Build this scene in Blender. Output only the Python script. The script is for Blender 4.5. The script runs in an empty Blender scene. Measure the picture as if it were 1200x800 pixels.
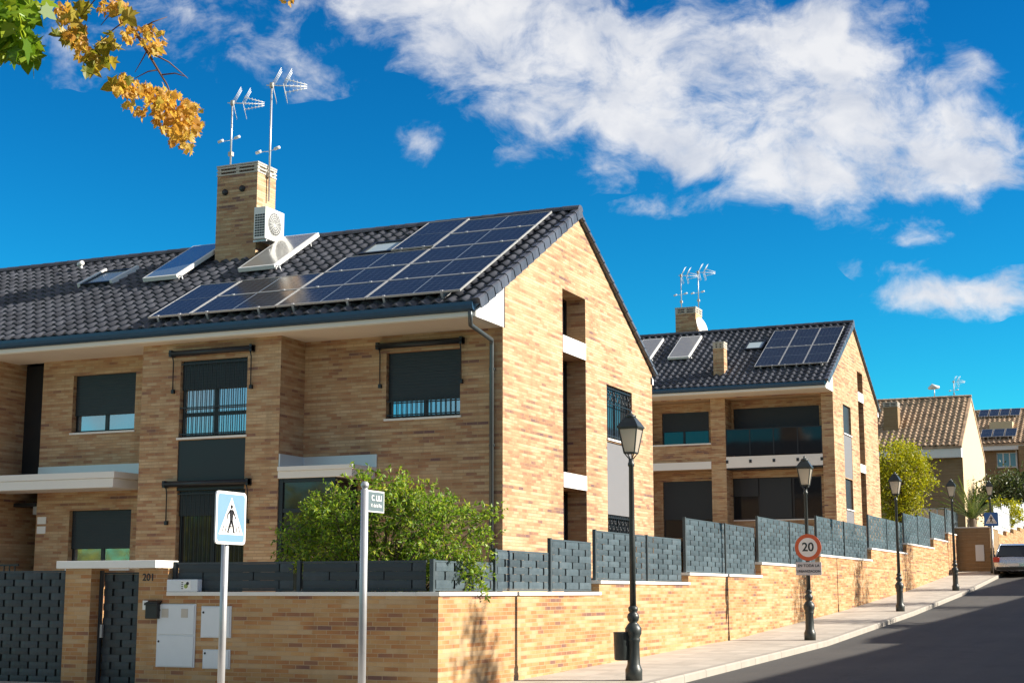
import bpy, bmesh, math, random
from mathutils import Vector, Matrix, noise as mnoise
random.seed(7)
S = bpy.context.scene
COL = S.collection
R = math.radians

# ------------------------------------------------------------------ camera
F = 1766.0; PIT = math.atan(293/F); TH = R(23.8); EYE = 1.6
fw = Vector((-math.sin(TH)*math.cos(PIT), math.cos(TH)*math.cos(PIT), math.sin(PIT)))
rt = Vector((math.cos(TH), math.sin(TH), 0)); upv = rt.cross(fw); O = Vector((0, 0, EYE))
cd = bpy.data.cameras.new('camera'); cam = bpy.data.objects.new('camera', cd); COL.objects.link(cam)
cd.sensor_width = 36; cd.lens = F*36/1200; cd.clip_start = .05; cd.clip_end = 3000
cam.matrix_world = Matrix((( rt.x, upv.x, -fw.x, O.x), (rt.y, upv.y, -fw.y, O.y), (rt.z, upv.z, -fw.z, O.z), (0, 0, 0, 1)))
S.camera = cam
# survey helpers: a measured sight line meets a known wall or level (metres)
def ray(x, y): return fw + rt*((x-600)/F) - upv*((y-400)/F)
def PX(x, y, c): d = ray(x, y); return O + d*(c/d.x)
def PY(x, y, c): d = ray(x, y); return O + d*(c/d.y)
def PZ(x, y, c): d = ray(x, y); return O + d*((c-EYE)/d.z)
def PD(x, y, dep): return O + ray(x, y)*dep

# ------------------------------------------------------------------ object helpers
ORG = {}
def tag(o, label=None, cat=None, group=None, kind=None):
    if label: o['label'] = label
    if cat: o['category'] = cat
    if group: o['group'] = group
    if kind: o['kind'] = kind
    return o
def thing(name, label, cat, loc=(0, 0, 0), group=None):
    o = bpy.data.objects.new(name, None); COL.objects.link(o); o.location = loc
    o.empty_display_size = .1; ORG[o.as_pointer()] = Vector(loc)
    return tag(o, label, cat, group)
def IDM(p): return p
class MB:
    def __init__(s, tf=None): s.v = []; s.f = []; s.sm = []; s.tf = tf or IDM
    def add(s, vs, fs, smooth=False):
        n = len(s.v); s.v += [tuple(s.tf(p)) for p in vs]
        s.f += [tuple(i+n for i in f) for f in fs]; s.sm += [smooth]*len(fs)
    def box(s, x0, x1, y0, y1, z0, z1):
        s.add([(x0,y0,z0),(x1,y0,z0),(x1,y1,z0),(x0,y1,z0),(x0,y0,z1),(x1,y0,z1),(x1,y1,z1),(x0,y1,z1)],
              [(0,3,2,1),(4,5,6,7),(0,1,5,4),(1,2,6,5),(2,3,7,6),(3,0,4,7)])
        return s
    def quad(s, a, b, c, d): s.add([a, b, c, d], [(0,1,2,3)]); return s
    def prism(s, poly, ext):
        n = len(poly); e = Vector(ext); a = [Vector(p) for p in poly]; b = [p+e for p in a]
        s.add(a+b, [tuple(range(n))[::-1], tuple(range(n, 2*n))]+[(i, (i+1) % n, n+(i+1) % n, n+i) for i in range(n)]); return s
    def tube(s, pts, r, n=8, cap=True, smooth=True):
        pts = [Vector(p) for p in pts]; rs = r if isinstance(r, (list, tuple)) else [r]*len(pts)
        vs = []; fs = []; prev = None
        for i, p in enumerate(pts):
            t = (pts[min(i+1, len(pts)-1)]-pts[max(i-1, 0)]).normalized()
            a = prev if prev is not None else (Vector((0,0,1)) if abs(t.z) < .9 else Vector((1,0,0)))
            x = (a - t*a.dot(t)).normalized(); y = t.cross(x); prev = x
            for k in range(n):
                an = 2*math.pi*k/n; vs.append(p + x*(rs[i]*math.cos(an)) + y*(rs[i]*math.sin(an)))
        for i in range(len(pts)-1):
            for k in range(n):
                fs.append((i*n+k, i*n+(k+1) % n, (i+1)*n+(k+1) % n, (i+1)*n+k))
        if cap: fs += [tuple(range(n))[::-1], tuple((len(pts)-1)*n+k for k in range(n))]
        s.add(vs, fs, smooth); return s
    def lathe(s, prof, c=(0,0,0), n=16, smooth=True, rot=0):
        vs = []; fs = []
        for r_, z in prof:
            for k in range(n):
                a = 2*math.pi*k/n+rot; vs.append((c[0]+r_*math.cos(a), c[1]+r_*math.sin(a), c[2]+z))
        m = len(prof)
        for i in range(m-1):
            for k in range(n): fs.append((i*n+k, i*n+(k+1) % n, (i+1)*n+(k+1) % n, (i+1)*n+k))
        fs += [tuple(range(n))[::-1], tuple((m-1)*n+k for k in range(n))]
        s.add(vs, fs, smooth); return s
    def build(s, name, mat, parent=None, bevel=0, recalc=False):
        me = bpy.data.meshes.new(name)
        off = ORG.get(parent.as_pointer(), Vector((0,0,0))) if parent else Vector((0,0,0))
        me.from_pydata([Vector(v)-off for v in s.v], [], s.f); me.update()
        me.polygons.foreach_set('use_smooth', s.sm)
        if recalc:
            bm = bmesh.new(); bm.from_mesh(me); bmesh.ops.recalc_face_normals(bm, faces=bm.faces); bm.to_mesh(me); bm.free()
        if mat: me.materials.append(mat)
        o = bpy.data.objects.new(name, me); COL.objects.link(o)
        if parent: o.parent = parent
        ORG[o.as_pointer()] = off
        if bevel:
            m = o.modifiers.new('bevel', 'BEVEL'); m.width = bevel; m.segments = 2; m.limit_method = 'ANGLE'
        return o
def copy_tree(o, parent=None):
    c = o.copy(); COL.objects.link(c)
    if parent: c.parent = parent
    for ch in list(o.children): copy_tree(ch, c)
    return c
def text_mb(txt, size, origin, right, up, out, mb=None, depth=.004, bold=False, align='CENTER'):
    cu = bpy.data.curves.new('txt', 'FONT'); cu.body = txt; cu.size = size; cu.extrude = depth/2
    cu.align_x = align; cu.align_y = 'CENTER'
    if bold: cu.offset = size*.018
    ob = bpy.data.objects.new('txt', cu); COL.objects.link(ob)
    dg = bpy.context.evaluated_depsgraph_get(); me = bpy.data.meshes.new_from_object(ob.evaluated_get(dg))
    bpy.data.objects.remove(ob); o = Vector(origin); r_ = Vector(right); u_ = Vector(up); n_ = Vector(out)
    mb = mb or MB(); mb.add([o+r_*v.co.x+u_*v.co.y+n_*v.co.z for v in me.vertices], [tuple(p.vertices) for p in me.polygons])
    return mb

# ------------------------------------------------------------------ materials
class NT:
    def __init__(s, nt): s.t = nt
    def n(s, ty, **k):
        nd = s.t.nodes.new(ty)
        for a, b in k.items():
            if a.startswith('i_'): s.set(nd.inputs[int(a[2:])], b)
            else: setattr(nd, a, b)
        return nd
    def set(s, inp, v):
        if hasattr(v, 'is_output') or isinstance(v, bpy.types.NodeSocket): s.t.links.new(v, inp)
        else: inp.default_value = v
    def m(s, op, a, b=None, c=None, clamp=False):
        nd = s.n('ShaderNodeMath', operation=op, use_clamp=clamp); s.set(nd.inputs[0], a)
        if b is not None: s.set(nd.inputs[1], b)
        if c is not None: s.set(nd.inputs[2], c)
        return nd.outputs[0]
    def mix(s, f, a, b, blend='MIX'):
        nd = s.n('ShaderNodeMix', data_type='RGBA', blend_type=blend); s.set(nd.inputs[0], f); s.set(nd.inputs[6], a); s.set(nd.inputs[7], b)
        return nd.outputs[2]
    def ramp(s, f, stops, interp='LINEAR'):
        nd = s.n('ShaderNodeValToRGB'); e = nd.color_ramp.elements; nd.color_ramp.interpolation = interp
        while len(e) < len(stops): e.new(.5)
        for q, (p, c) in zip(e, stops): q.position = p; q.color = tuple(c)+(1,)
        s.set(nd.inputs[0], f); return nd.outputs[0]
    def noise(s, vec, scale, detail=4, rough=.55, dist=0):
        nd = s.n('ShaderNodeTexNoise'); s.set(nd.inputs['Vector'], vec); nd.inputs['Scale'].default_value = scale
        nd.inputs['Detail'].default_value = detail; nd.inputs['Roughness'].default_value = rough; nd.inputs['Distortion'].default_value = dist
        return nd.outputs[0]
def rgb(c): return tuple(c)+(1,)
def new_mat(name):
    m = bpy.data.materials.new(name); m.use_nodes = True
    t = NT(m.node_tree); b = [n for n in m.node_tree.nodes if n.type == 'BSDF_PRINCIPLED'][0]
    return m, t, b
def plain(name, c, rough=.5, metal=0, var=.15, scale=6, spec=.5, bump=0, coat=0):
    m, t, b = new_mat(name)
    g = t.n('ShaderNodeNewGeometry').outputs['Position']
    nz = t.noise(g, scale, 5)
    col = t.mix(nz, rgb([x*(1-var) for x in c]), rgb([min(1, x*(1+var)) for x in c]))
    t.set(b.inputs['Base Color'], col); b.inputs['Metallic'].default_value = metal
    t.set(b.inputs['Roughness'], t.m('MULTIPLY_ADD', nz, .2, rough-.1)); b.inputs['Specular IOR Level'].default_value = spec
    b.inputs['Coat Weight'].default_value = coat
    if bump:
        bp = t.n('ShaderNodeBump'); bp.inputs['Strength'].default_value = .5; bp.inputs['Distance'].default_value = bump
        t.set(bp.inputs['Height'], t.noise(g, scale*6, 4)); t.set(b.inputs['Normal'], bp.outputs[0])
    return m
def brick(name, light=(.63,.465,.29), mid=(.52,.345,.195), red=(.37,.19,.105), dark=(.14,.075,.085), mortar=(.42,.295,.185), row=.062, ln=.24, shift=0.):
    m, t, b = new_mat(name)
    ge = t.n('ShaderNodeNewGeometry'); sp = t.n('ShaderNodeSeparateXYZ', i_0=ge.outputs['Position']); sn = t.n('ShaderNodeSeparateXYZ', i_0=ge.outputs['True Normal'])
    fy = t.m('GREATER_THAN', t.m('ABSOLUTE', sn.outputs[1]), .6)
    u = t.m('ADD', t.m('MULTIPLY', sp.outputs[0], fy), t.m('MULTIPLY', sp.outputs[1], t.m('SUBTRACT', 1, fy)))
    v = t.m('DIVIDE', sp.outputs[2], row); rw = t.m('FLOOR', v); fv = t.m('FRACT', v)
    wn = t.n('ShaderNodeTexWhiteNoise', noise_dimensions='1D'); t.set(wn.inputs['W'], rw)
    uu = t.m('ADD', t.m('DIVIDE', u, ln), t.m('MULTIPLY_ADD', rw, .5, t.m('MULTIPLY', wn.outputs[0], .35)))
    cl = t.m('FLOOR', uu); fu = t.m('FRACT', uu)
    cv = t.n('ShaderNodeCombineXYZ', i_0=cl, i_1=rw, i_2=fy)
    w2 = t.n('ShaderNodeTexWhiteNoise', noise_dimensions='3D'); t.set(w2.inputs['Vector'], cv.outputs[0])
    # runs of dark bricks: clusters that stretch along a few courses
    c2 = t.n('ShaderNodeCombineXYZ', i_0=t.m('MULTIPLY', u, .62), i_1=t.m('MULTIPLY', rw, .8), i_2=fy)
    run = t.noise(c2.outputs[0], 1.0, 2, .6)
    c3 = t.n('ShaderNodeCombineXYZ', i_0=t.m('MULTIPLY', u, .35), i_1=t.m('MULTIPLY', sp.outputs[2], .35), i_2=fy)
    big = t.noise(c3.outputs[0], 1.0, 2)
    tt = t.m('ADD', t.m('MULTIPLY', w2.outputs[0], .32), t.m('ADD', t.m('MULTIPLY', run, 1.2), t.m('MULTIPLY_ADD', big, .35, -.425+shift)))
    colr = t.ramp(tt, [(.0, light), (.36, light), (.50, mid), (.68, red), (.86, dark)])
    hv = t.m('MULTIPLY_ADD', w2.outputs[0], .26, .87)
    colr = t.mix(1, colr, t.n('ShaderNodeCombineXYZ', i_0=hv, i_1=hv, i_2=hv).outputs[0], 'MULTIPLY')
    fine = t.noise(ge.outputs['Position'], 60, 3)
    colr = t.mix(t.m('MULTIPLY', fine, .35), colr, rgb([x*.6 for x in mid]))
    mm = t.m('MAXIMUM', t.m('LESS_THAN', fv, .17), t.m('LESS_THAN', fu, .045))
    colr = t.mix(t.m('MULTIPLY', mm, .85), colr, rgb(mortar))
    st = t.noise(ge.outputs['Position'], .5, 5)
    colr = t.mix(t.m('MULTIPLY', t.m('SUBTRACT', st, .5, clamp=True), .5), colr, rgb([x*.55 for x in mid]))
    sk = t.n('ShaderNodeCombineXYZ', i_0=t.m('MULTIPLY', u, 3.5), i_1=t.m('MULTIPLY', sp.outputs[2], .35), i_2=fy)
    streak = t.m('MULTIPLY', t.m('SUBTRACT', t.noise(sk.outputs[0], 1, 5, .6), .52, clamp=True), 1.5)
    colr = t.mix(streak, colr, rgb([x*.5 for x in mid]))
    t.set(b.inputs['Base Color'], colr); b.inputs['Roughness'].default_value = .85; b.inputs['Specular IOR Level'].default_value = .25
    bp = t.n('ShaderNodeBump'); bp.inputs['Strength'].default_value = .8; bp.inputs['Distance'].default_value = .008
    h = t.m('ADD', t.m('SUBTRACT', 1, mm), t.m('MULTIPLY', t.m('ADD', fine, w2.outputs[0]), .3)); t.set(bp.inputs['Height'], h); t.set(b.inputs['Normal'], bp.outputs[0])
    return m
M = {}
def slatmat(name, c):
    m, t, b = new_mat(name); g = t.n('ShaderNodeNewGeometry'); nz = t.noise(g.outputs['Position'], 7, 5, .65)
    f = t.m('ADD', t.m('MULTIPLY', g.outputs['Random Per Island'], .5), t.m('MULTIPLY', nz, .5))
    dust = t.ramp(f, [(.2, [x*.72 for x in c]), (.55, c), (.85, [min(1, x*1.3+.012) for x in c])])
    t.set(b.inputs['Base Color'], dust); t.set(b.inputs['Roughness'], t.m('MULTIPLY_ADD', nz, .3, .32)); return m
M['brick'] = brick('facing_brick')
M['brick_wall'] = brick('wall_brick', light=(.57,.40,.235), mid=(.50,.30,.135), red=(.38,.165,.065), dark=(.16,.08,.075), mortar=(.48,.345,.215), shift=.03)
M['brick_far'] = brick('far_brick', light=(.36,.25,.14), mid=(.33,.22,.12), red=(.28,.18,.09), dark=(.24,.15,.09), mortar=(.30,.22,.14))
M['render_far'] = plain('cream_render', (.60,.47,.30), .9, var=.06, scale=1)
M['white'] = plain('white_paint', (.80,.79,.76), .6, var=.04, scale=2)
M['soffit'] = plain('soffit_paint', (.72,.66,.56), .7, var=.06, scale=2)
M['coping'] = plain('coping_stone', (.72,.70,.66), .7, var=.08, scale=5, bump=.002)
M['concrete'] = plain('louvre_concrete', (.50,.46,.40), .8, var=.12, scale=8)
M['zinc'] = plain('zinc_flashing', (.60,.66,.70), .45, metal=.3, var=.06)
M['anth'] = plain('anthracite_metal', (.011,.014,.019), .4, var=.15, scale=4)
M['blind'] = plain('roller_blind', (.013,.019,.026), .5, var=.1)
M['gutter'] = plain('gutter_sky_sheen', (.018,.065,.13), .4, var=.15, metal=.2)  # blue of the reflected sky is put into the base colour
M['pipe'] = plain('downpipe_metal', (.10,.115,.12), .35, metal=.5, var=.1)
M['panelgrey'] = plain('grey_panel', (.17,.17,.18), .6, var=.06)
M['fence'] = slatmat('fence_steel', (.056,.083,.100))
M['fence_dark'] = plain('fence_steel_edge', (.05,.07,.08), .5, var=.1)
M['strap'] = plain('fence_strap_shade', (.018,.024,.028), .6)  # strips behind the weave, coloured dark so the gaps look shaded
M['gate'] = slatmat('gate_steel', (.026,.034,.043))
M['lamp'] = plain('cast_iron_paint', (.030,.038,.038), .42, var=.3, scale=14, bump=.002)
M['alu'] = plain('galvanised_steel', (.52,.53,.55), .42, metal=.6, var=.06)
M['alu_frame'] = plain('panel_frame_alu', (.50,.50,.49), .35, metal=.5, var=.05)
M['plastic_white'] = plain('white_plastic', (.76,.76,.74), .45, var=.04)
M['cabinet'] = plain('meter_cabinet_paint', (.66,.70,.74), .5, var=.05)
M['black'] = plain('black_plastic', (.012,.012,.013), .4, var=.2)
M['dark_hole'] = plain('dark_interior', (.012,.011,.010), .9, var=.2)
M['bark'] = plain('bark', (.13,.095,.065), .9, var=.35, scale=18, bump=.01)
M['twig'] = plain('twig_bark', (.16,.10,.075), .8, var=.3, scale=30)
M['sign_white'] = plain('sign_white', (.82,.82,.82), .35, var=.02)
M['sign_blue'] = plain('sign_blue', (.17,.30,.42), .35, var=.04)
M['sign_blue_far'] = plain('sign_blue_deep', (.03,.13,.42), .35, var=.05)
M['sign_red'] = plain('sign_orange_red', (.62,.11,.03), .35, var=.05)
M['sign_black'] = plain('sign_black', (.012,.012,.014), .4, var=.05)
M['sign_street'] = plain('street_sign_grey', (.12,.165,.18), .4, var=.05)
M['plate_grey'] = plain('plate_grey', (.62,.61,.64), .4, var=.05)
M['lichen'] = plain('sticker_green', (.34,.42,.12), .5)
M['rubber'] = plain('rubber', (.015,.015,.015), .8)
M['car'] = plain('silver_car_paint', (.52,.56,.62), .25, metal=.7, var=.02, coat=.6)
M['tail'] = plain('tail_lamp_red', (.5,.04,.02), .2)
M['rail'] = plain('white_rail', (.62,.66,.68), .5, var=.05)
def tile_mat(name, c, rough, var):
    m, t, b = new_mat(name)
    g = t.n('ShaderNodeNewGeometry'); isl = g.outputs['Random Per Island']
    nz = t.noise(g.outputs['Position'], 3, 6, .65); n2 = t.noise(g.outputs['Position'], 45, 3)
    sp = t.n('ShaderNodeSeparateXYZ', i_0=g.outputs['Position']); cc_ = t.n('ShaderNodeCombineXYZ', i_0=t.m('FLOOR', t.m('DIVIDE', sp.outputs[0], .285)), i_1=t.m('FLOOR', t.m('DIVIDE', sp.outputs[1], .312)))
    wn = t.n('ShaderNodeTexWhiteNoise', noise_dimensions='2D'); t.set(wn.inputs['Vector'], cc_.outputs[0])
    f = t.m('ADD', t.m('MULTIPLY', nz, .5), t.m('ADD', t.m('MULTIPLY', n2, .2), t.m('MULTIPLY', wn.outputs[0], .3)))
    t.set(b.inputs['Base Color'], t.ramp(f, [(.3, [x*(1-var) for x in c]), (.7, [x*(1+var) for x in c])]))
    t.set(b.inputs['Roughness'], t.m('MULTIPLY_ADD', n2, .25, rough-.1))
    bp = t.n('ShaderNodeBump'); bp.inputs['Strength'].default_value = .3; bp.inputs['Distance'].default_value = .004
    t.set(bp.inputs['Height'], n2); t.set(b.inputs['Normal'], bp.outputs[0]); return m
M['tile'] = tile_mat('slate_grey_roof_tile', (.072,.076,.092), .30, .4)
M['tile_tan'] = tile_mat('tan_roof_tile', (.42,.29,.19), .8, .35)
def glass(name, tint, rough=.04, metal=.0, spec=.9):
    m, t, b = new_mat(name); b.inputs['Base Color'].default_value = rgb(tint); b.inputs['Roughness'].default_value = rough
    b.inputs['Metallic'].default_value = metal; b.inputs['Specular IOR Level'].default_value = spec; b.inputs['IOR'].default_value = 1.7
    bp = t.n('ShaderNodeBump'); bp.inputs['Strength'].default_value = .08; bp.inputs['Distance'].default_value = .02
    t.set(bp.inputs['Height'], t.noise(t.n('ShaderNodeNewGeometry').outputs['Position'], 1.2, 1)); t.set(b.inputs['Normal'], bp.outputs[0])
    return m
M['glass'] = glass('window_glass', (.02,.025,.03), spec=.4)
M['glass_blue'] = glass('coated_glass', (.42,.48,.52), metal=.75)
M['glass_skylight'] = plain('skylight_glass', (.42,.50,.53), .2, var=.05)
M['glass_dark'] = glass('smoked_glass', (.012,.014,.018), rough=.05, spec=.2)
M['collector'] = plain('collector_glass', (.34,.33,.31), .22, var=.1, metal=.3, coat=.5)
def frosted():
    m, t, b = new_mat('lantern_glass'); b.inputs['Base Color'].default_value = (.62,.56,.47,1); b.inputs['Roughness'].default_value = .25
    tr = t.n('ShaderNodeBsdfTranslucent'); tr.inputs[0].default_value = (.75,.7,.6,1)
    mx = t.n('ShaderNodeMixShader', i_0=.4); t.set(mx.inputs[1], b.outputs[0]); t.set(mx.inputs[2], tr.outputs[0])
    out = [n for n in m.node_tree.nodes if n.type == 'OUTPUT_MATERIAL'][0]; t.set(out.inputs[0], mx.outputs[0]); return m
M['lantern'] = frosted()
def solar():
    m, t, b = new_mat('solar_cells'); g = t.n('ShaderNodeTexCoord').outputs['UV']; sp = t.n('ShaderNodeSeparateXYZ', i_0=g)
    def ln(k, n, w): return t.m('LESS_THAN', t.m('FRACT', t.m('MULTIPLY', sp.outputs[k], n)), w)
    bus = ln(1, 36, .12); cell = t.m('MAXIMUM', ln(0, 12, .035), ln(1, 6, .04))
    nz = t.noise(g, 3, 2)
    base = t.mix(nz, (.014,.017,.026,1), (.024,.029,.042,1))
    c = t.mix(t.m('MULTIPLY', bus, .45), base, (.10,.14,.20,1)); c = t.mix(t.m('MULTIPLY', cell, .55), c, (.16,.20,.26,1))
    t.set(b.inputs['Base Color'], c); b.inputs['Roughness'].default_value = .16; b.inputs['Specular IOR Level'].default_value = .3; return m
M['solar'] = solar()
M['cellgap'] = plain('panel_centre_gap', (.16,.20,.26), .3)
def leafmat(name, stops, trans=.35, rough=.45):
    m, t, b = new_mat(name); g = t.n('ShaderNodeNewGeometry')
    f = t.m('ADD', t.m('MULTIPLY', g.outputs['Random Per Island'], .65), t.m('MULTIPLY', t.noise(g.outputs['Position'], 1.3, 3), .45))
    c = t.ramp(f, stops); t.set(b.inputs['Base Color'], c); b.inputs['Roughness'].default_value = rough; b.inputs['Specular IOR Level'].default_value = .4
    tr = t.n('ShaderNodeBsdfTranslucent'); t.set(tr.inputs[0], t.mix(1, c, (1.5,1.5,1.1,1), 'MULTIPLY'))
    mx = t.n('ShaderNodeMixShader', i_0=trans); t.set(mx.inputs[1], b.outputs[0]); t.set(mx.inputs[2], tr.outputs[0])
    out = [n for n in m.node_tree.nodes if n.type == 'OUTPUT_MATERIAL'][0]; t.set(out.inputs[0], mx.outputs[0]); return m
M['leaf_shrub'] = leafmat('pomegranate_leaf', [(.1,(.05,.125,.010)),(.5,(.16,.28,.018)),(.85,(.34,.41,.03)),(.98,(.48,.38,.04))])
M['leaf_gold'] = leafmat('dry_autumn_leaf', [(.1,(.26,.11,.02)),(.45,(.50,.26,.04)),(.8,(.62,.40,.08)),(.98,(.40,.34,.06))], .5)
M['leaf_yg'] = leafmat('turning_leaf', [(.1,(.06,.10,.01)),(.5,(.20,.20,.02)),(.85,(.42,.30,.04))], .4)
M['leaf_lime'] = leafmat('lime_leaf', [(.1,(.13,.17,.006)),(.5,(.32,.33,.010)),(.9,(.48,.41,.015))], .35)
M['leaf_dark'] = leafmat('dark_leaf', [(.1,(.02,.035,.012)),(.6,(.05,.075,.02)),(.95,(.09,.11,.03))], .25)
M['leaf_palm'] = leafmat('palm_leaf', [(.1,(.05,.10,.015)),(.6,(.13,.18,.03)),(.95,(.26,.25,.06))], .25)
def asphalt():
    m, t, b = new_mat('asphalt'); g = t.n('ShaderNodeNewGeometry').outputs['Position']
    a = t.noise(g, .35, 5, .6); f = t.noise(g, 90, 3); s = t.n('ShaderNodeVectorMath', operation='MULTIPLY'); t.set(s.inputs[0], g); s.inputs[1].default_value = (2.2,.12,1)
    st = t.noise(s.outputs[0], 1, 4)
    vo = t.n('ShaderNodeTexVoronoi', feature='DISTANCE_TO_EDGE'); t.set(vo.inputs['Vector'], t.n('ShaderNodeVectorMath', operation='ADD', i_0=g, i_1=t.n('ShaderNodeTexNoise', i_0=g).outputs['Color']).outputs[0]); vo.inputs['Scale'].default_value = .28
    crack = t.m('MULTIPLY', t.m('LESS_THAN', vo.outputs[0], .006), t.m('GREATER_THAN', t.noise(g, .15, 2), .5))
    blot = t.m('MULTIPLY', t.m('SUBTRACT', t.noise(g, 1.6, 4), .6, clamp=True), 1.3)
    x = t.m('ADD', t.m('MULTIPLY', a, .5), t.m('ADD', t.m('MULTIPLY', f, .22), t.m('MULTIPLY', st, .36)))
    x = t.m('SUBTRACT', x, t.m('ADD', blot, t.m('MULTIPLY', crack, .3)))
    t.set(b.inputs['Base Color'], t.ramp(x, [(.25,(.042,.040,.039)),(.55,(.070,.066,.062)),(.8,(.10,.092,.083))])); b.inputs['Roughness'].default_value = .85
    bp = t.n('ShaderNodeBump'); bp.inputs['Distance'].default_value = .004; t.set(bp.inputs['Height'], f); t.set(b.inputs['Normal'], bp.outputs[0]); return m
M['asphalt'] = asphalt()
def paving():
    m, t, b = new_mat('pavement_slabs'); g = t.n('ShaderNodeNewGeometry').outputs['Position']; sp = t.n('ShaderNodeSeparateXYZ', i_0=g)
    def ln(k): return t.m('LESS_THAN', t.m('FRACT', t.m('DIVIDE', sp.outputs[k], .4)), .022)
    j = t.m('MAXIMUM', ln(0), ln(1))
    cx = t.n('ShaderNodeCombineXYZ', i_0=t.m('FLOOR', t.m('DIVIDE', sp.outputs[0], .4)), i_1=t.m('FLOOR', t.m('DIVIDE', sp.outputs[1], .4)))
    w = t.n('ShaderNodeTexWhiteNoise', noise_dimensions='2D'); t.set(w.inputs['Vector'], cx.outputs[0])
    f = t.m('ADD', t.m('MULTIPLY', w.outputs[0], .25), t.m('MULTIPLY', t.noise(g, 1.1, 6, .65), .75))
    c = t.ramp(f, [(.25,(.36,.325,.28)),(.6,(.49,.445,.385)),(.85,(.57,.525,.455))]); c = t.mix(t.m('MULTIPLY', j, .5), c, (.26,.23,.2,1))
    t.set(b.inputs['Base Color'], c); b.inputs['Roughness'].default_value = .85
    bp = t.n('ShaderNodeBump'); bp.inputs['Distance'].default_value = .004; t.set(bp.inputs['Height'], t.m('SUBTRACT', t.noise(g, 50, 3), j)); t.set(b.inputs['Normal'], bp.outputs[0]); return m
M['paving'] = paving()
M['kerb'] = plain('kerb_concrete', (.34,.31,.27), .85, var=.2, scale=3, bump=.003)
M['soil'] = plain('dry_ground', (.16,.12,.08), .95, var=.35, scale=1.2, bump=.02)
M['bounce_ground'] = plain('bounce_paving', (.56,.43,.30), .9, var=.15, scale=3, bump=.004)  # pale warm ground colour added to bounce light onto the shaded fronts

# ------------------------------------------------------------------ terrain profile
PR = [(-400,-8),(-60,-1.2),(0,0),(14,.1),(22.4,.27),(34.3,.53),(46.3,1.03),(58.6,1.65),(71,2.42),(85,3.35),(100,4.2),(130,5.6),(200,7.5),(600,16)]
def gz(y):
    for (a, za), (b, zb) in zip(PR, PR[1:]):
        if y <= b: return za+(zb-za)*(y-a)/(b-a)
    return PR[-1][1]
YS = [-400,-200,-100,-60,-30,-15,0,7,14,18,22.4,26,30,34.3,38,42,46.3,50,54,58.6,63,67,71,76,80,85,92,100,115,130,160,200,350,600]
XK, XL, XW, YW, XG = -7.4, -7.8, -9.52, 19.05, -12.0
def strip(mb, x0, x1, ys, dz, dx=None):
    for a, b in zip(ys, ys[1:]):
        mb.quad((x0, a, gz(a)+dz), (x1, a, gz(a)+dz), (x1, b, gz(b)+dz), (x0, b, gz(b)+dz))
mb = MB(); strip(mb, -500, 500, YS, -.30); tag(mb.build('ground', M['soil']), kind='structure')
ys = [y for y in YS if 0 <= y <= 130]
mb = MB(); strip(mb, XK-.02, 1.6, [-60,-30,-15]+ys, -.125); strip(mb, -80, XK-.02, [2,7,13.45], -.125); tag(mb.build('road', M['asphalt']), kind='structure')
yp = [13.6]+[y for y in YS if 14 <= y <= 110]
mb = MB(); strip(mb, XW-.3, XK-.14, yp, 0); strip(mb, -80, XW-.3, [13.6,18,YW+.3], 0); tag(mb.build('pavement', M['paving']), kind='structure')
mb = MB()
for a, b in zip(yp, yp[1:]):
    n = max(1, int((b-a)/1.0)); 
    for k in range(n):
        p = a+(b-a)*k/n; q = a+(b-a)*(k+1)/n-.012
        vs = [(x, y, gz(y)+z) for y in (p, q) for x, z in ((XK-.14,-.3),(XK-.14,.006),(XK-.02,.004),(XK,-.02),(XK,-.3))]
        mb.add(vs, [(0,1,6,5),(1,2,7,6),(2,3,8,7),(3,4,9,8),(0,4,3,2,1),(5,6,7,8,9)])
for k in range(72):
    x = -80+k; mb.box(x, x+.99, 13.46, 13.6, -.2, .1)
tag(mb.build('kerb', M['kerb']), kind='structure')
mb = MB(); strip(mb, 1.6, 4.6, [-60,-30,-15]+ys, 0); mb2 = MB(); strip(mb2, -80, XK-.3, [-4,0,2], .02)
tag(mb.build('opposite_pavement', M['paving']), kind='structure'); tag(mb2.build('near_pavement', M['paving']), kind='structure')
mb = MB(); mb.quad((-32, YW+.3, .95), (XW-.3, YW+.3, .95), (XW-.3, 44, 1.25), (-32, 44, 1.25)); mb.quad((-32, 44.1, 3.2), (XW-.3, 44.1, 3.2), (XW-.3, 72, 3.6), (-32, 72, 3.6))
tag(mb.build('garden_ground', M['bounce_ground']), kind='structure')

# ------------------------------------------------------------------ wall with openings
def wall_face(mb, frame, u0, u1, ztop, z0, holes, depth=.2, brk=()):
    """frame(u,d,z)->world, d inward. ztop: function of u. holes: (u0,u1,z0,z1[,depth])"""
    us = sorted(set([u0, u1]+list(brk)+[h[i] for h in holes for i in (0, 1)])); us = [u for u in us if u0-1e-6 <= u <= u1+1e-6]
    for a, b in zip(us, us[1:]):
        if b-a < 1e-5: continue
        hs = sorted([h for h in holes if h[0] < (a+b)/2 < h[1]], key=lambda h: h[2]); z = z0
        for h in hs:
            if h[2] > z+1e-5: mb.quad(frame(a,0,z), frame(b,0,z), frame(b,0,h[2]), frame(a,0,h[2]))
            z = h[3]
        mb.quad(frame(a,0,z), frame(b,0,z), frame(b,0,ztop(b)), frame(a,0,ztop(a)))
    for h in holes:
        d = h[4] if len(h) > 4 else depth; a, b, c, e = h[:4]
        mb.quad(frame(a,0,c), frame(a,d,c), frame(a,d,e), frame(a,0,e)); mb.quad(frame(b,0,c), frame(b,d,c), frame(b,d,e), frame(b,0,e))
        mb.quad(frame(a,0,c), frame(b,0,c), frame(b,d,c), frame(a,d,c)); mb.quad(frame(a,0,e), frame(b,0,e), frame(b,d,e), frame(a,d,e))
def FY(y): return lambda u, d, z: Vector((u, y+d, z))        # wall facing -Y
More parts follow.
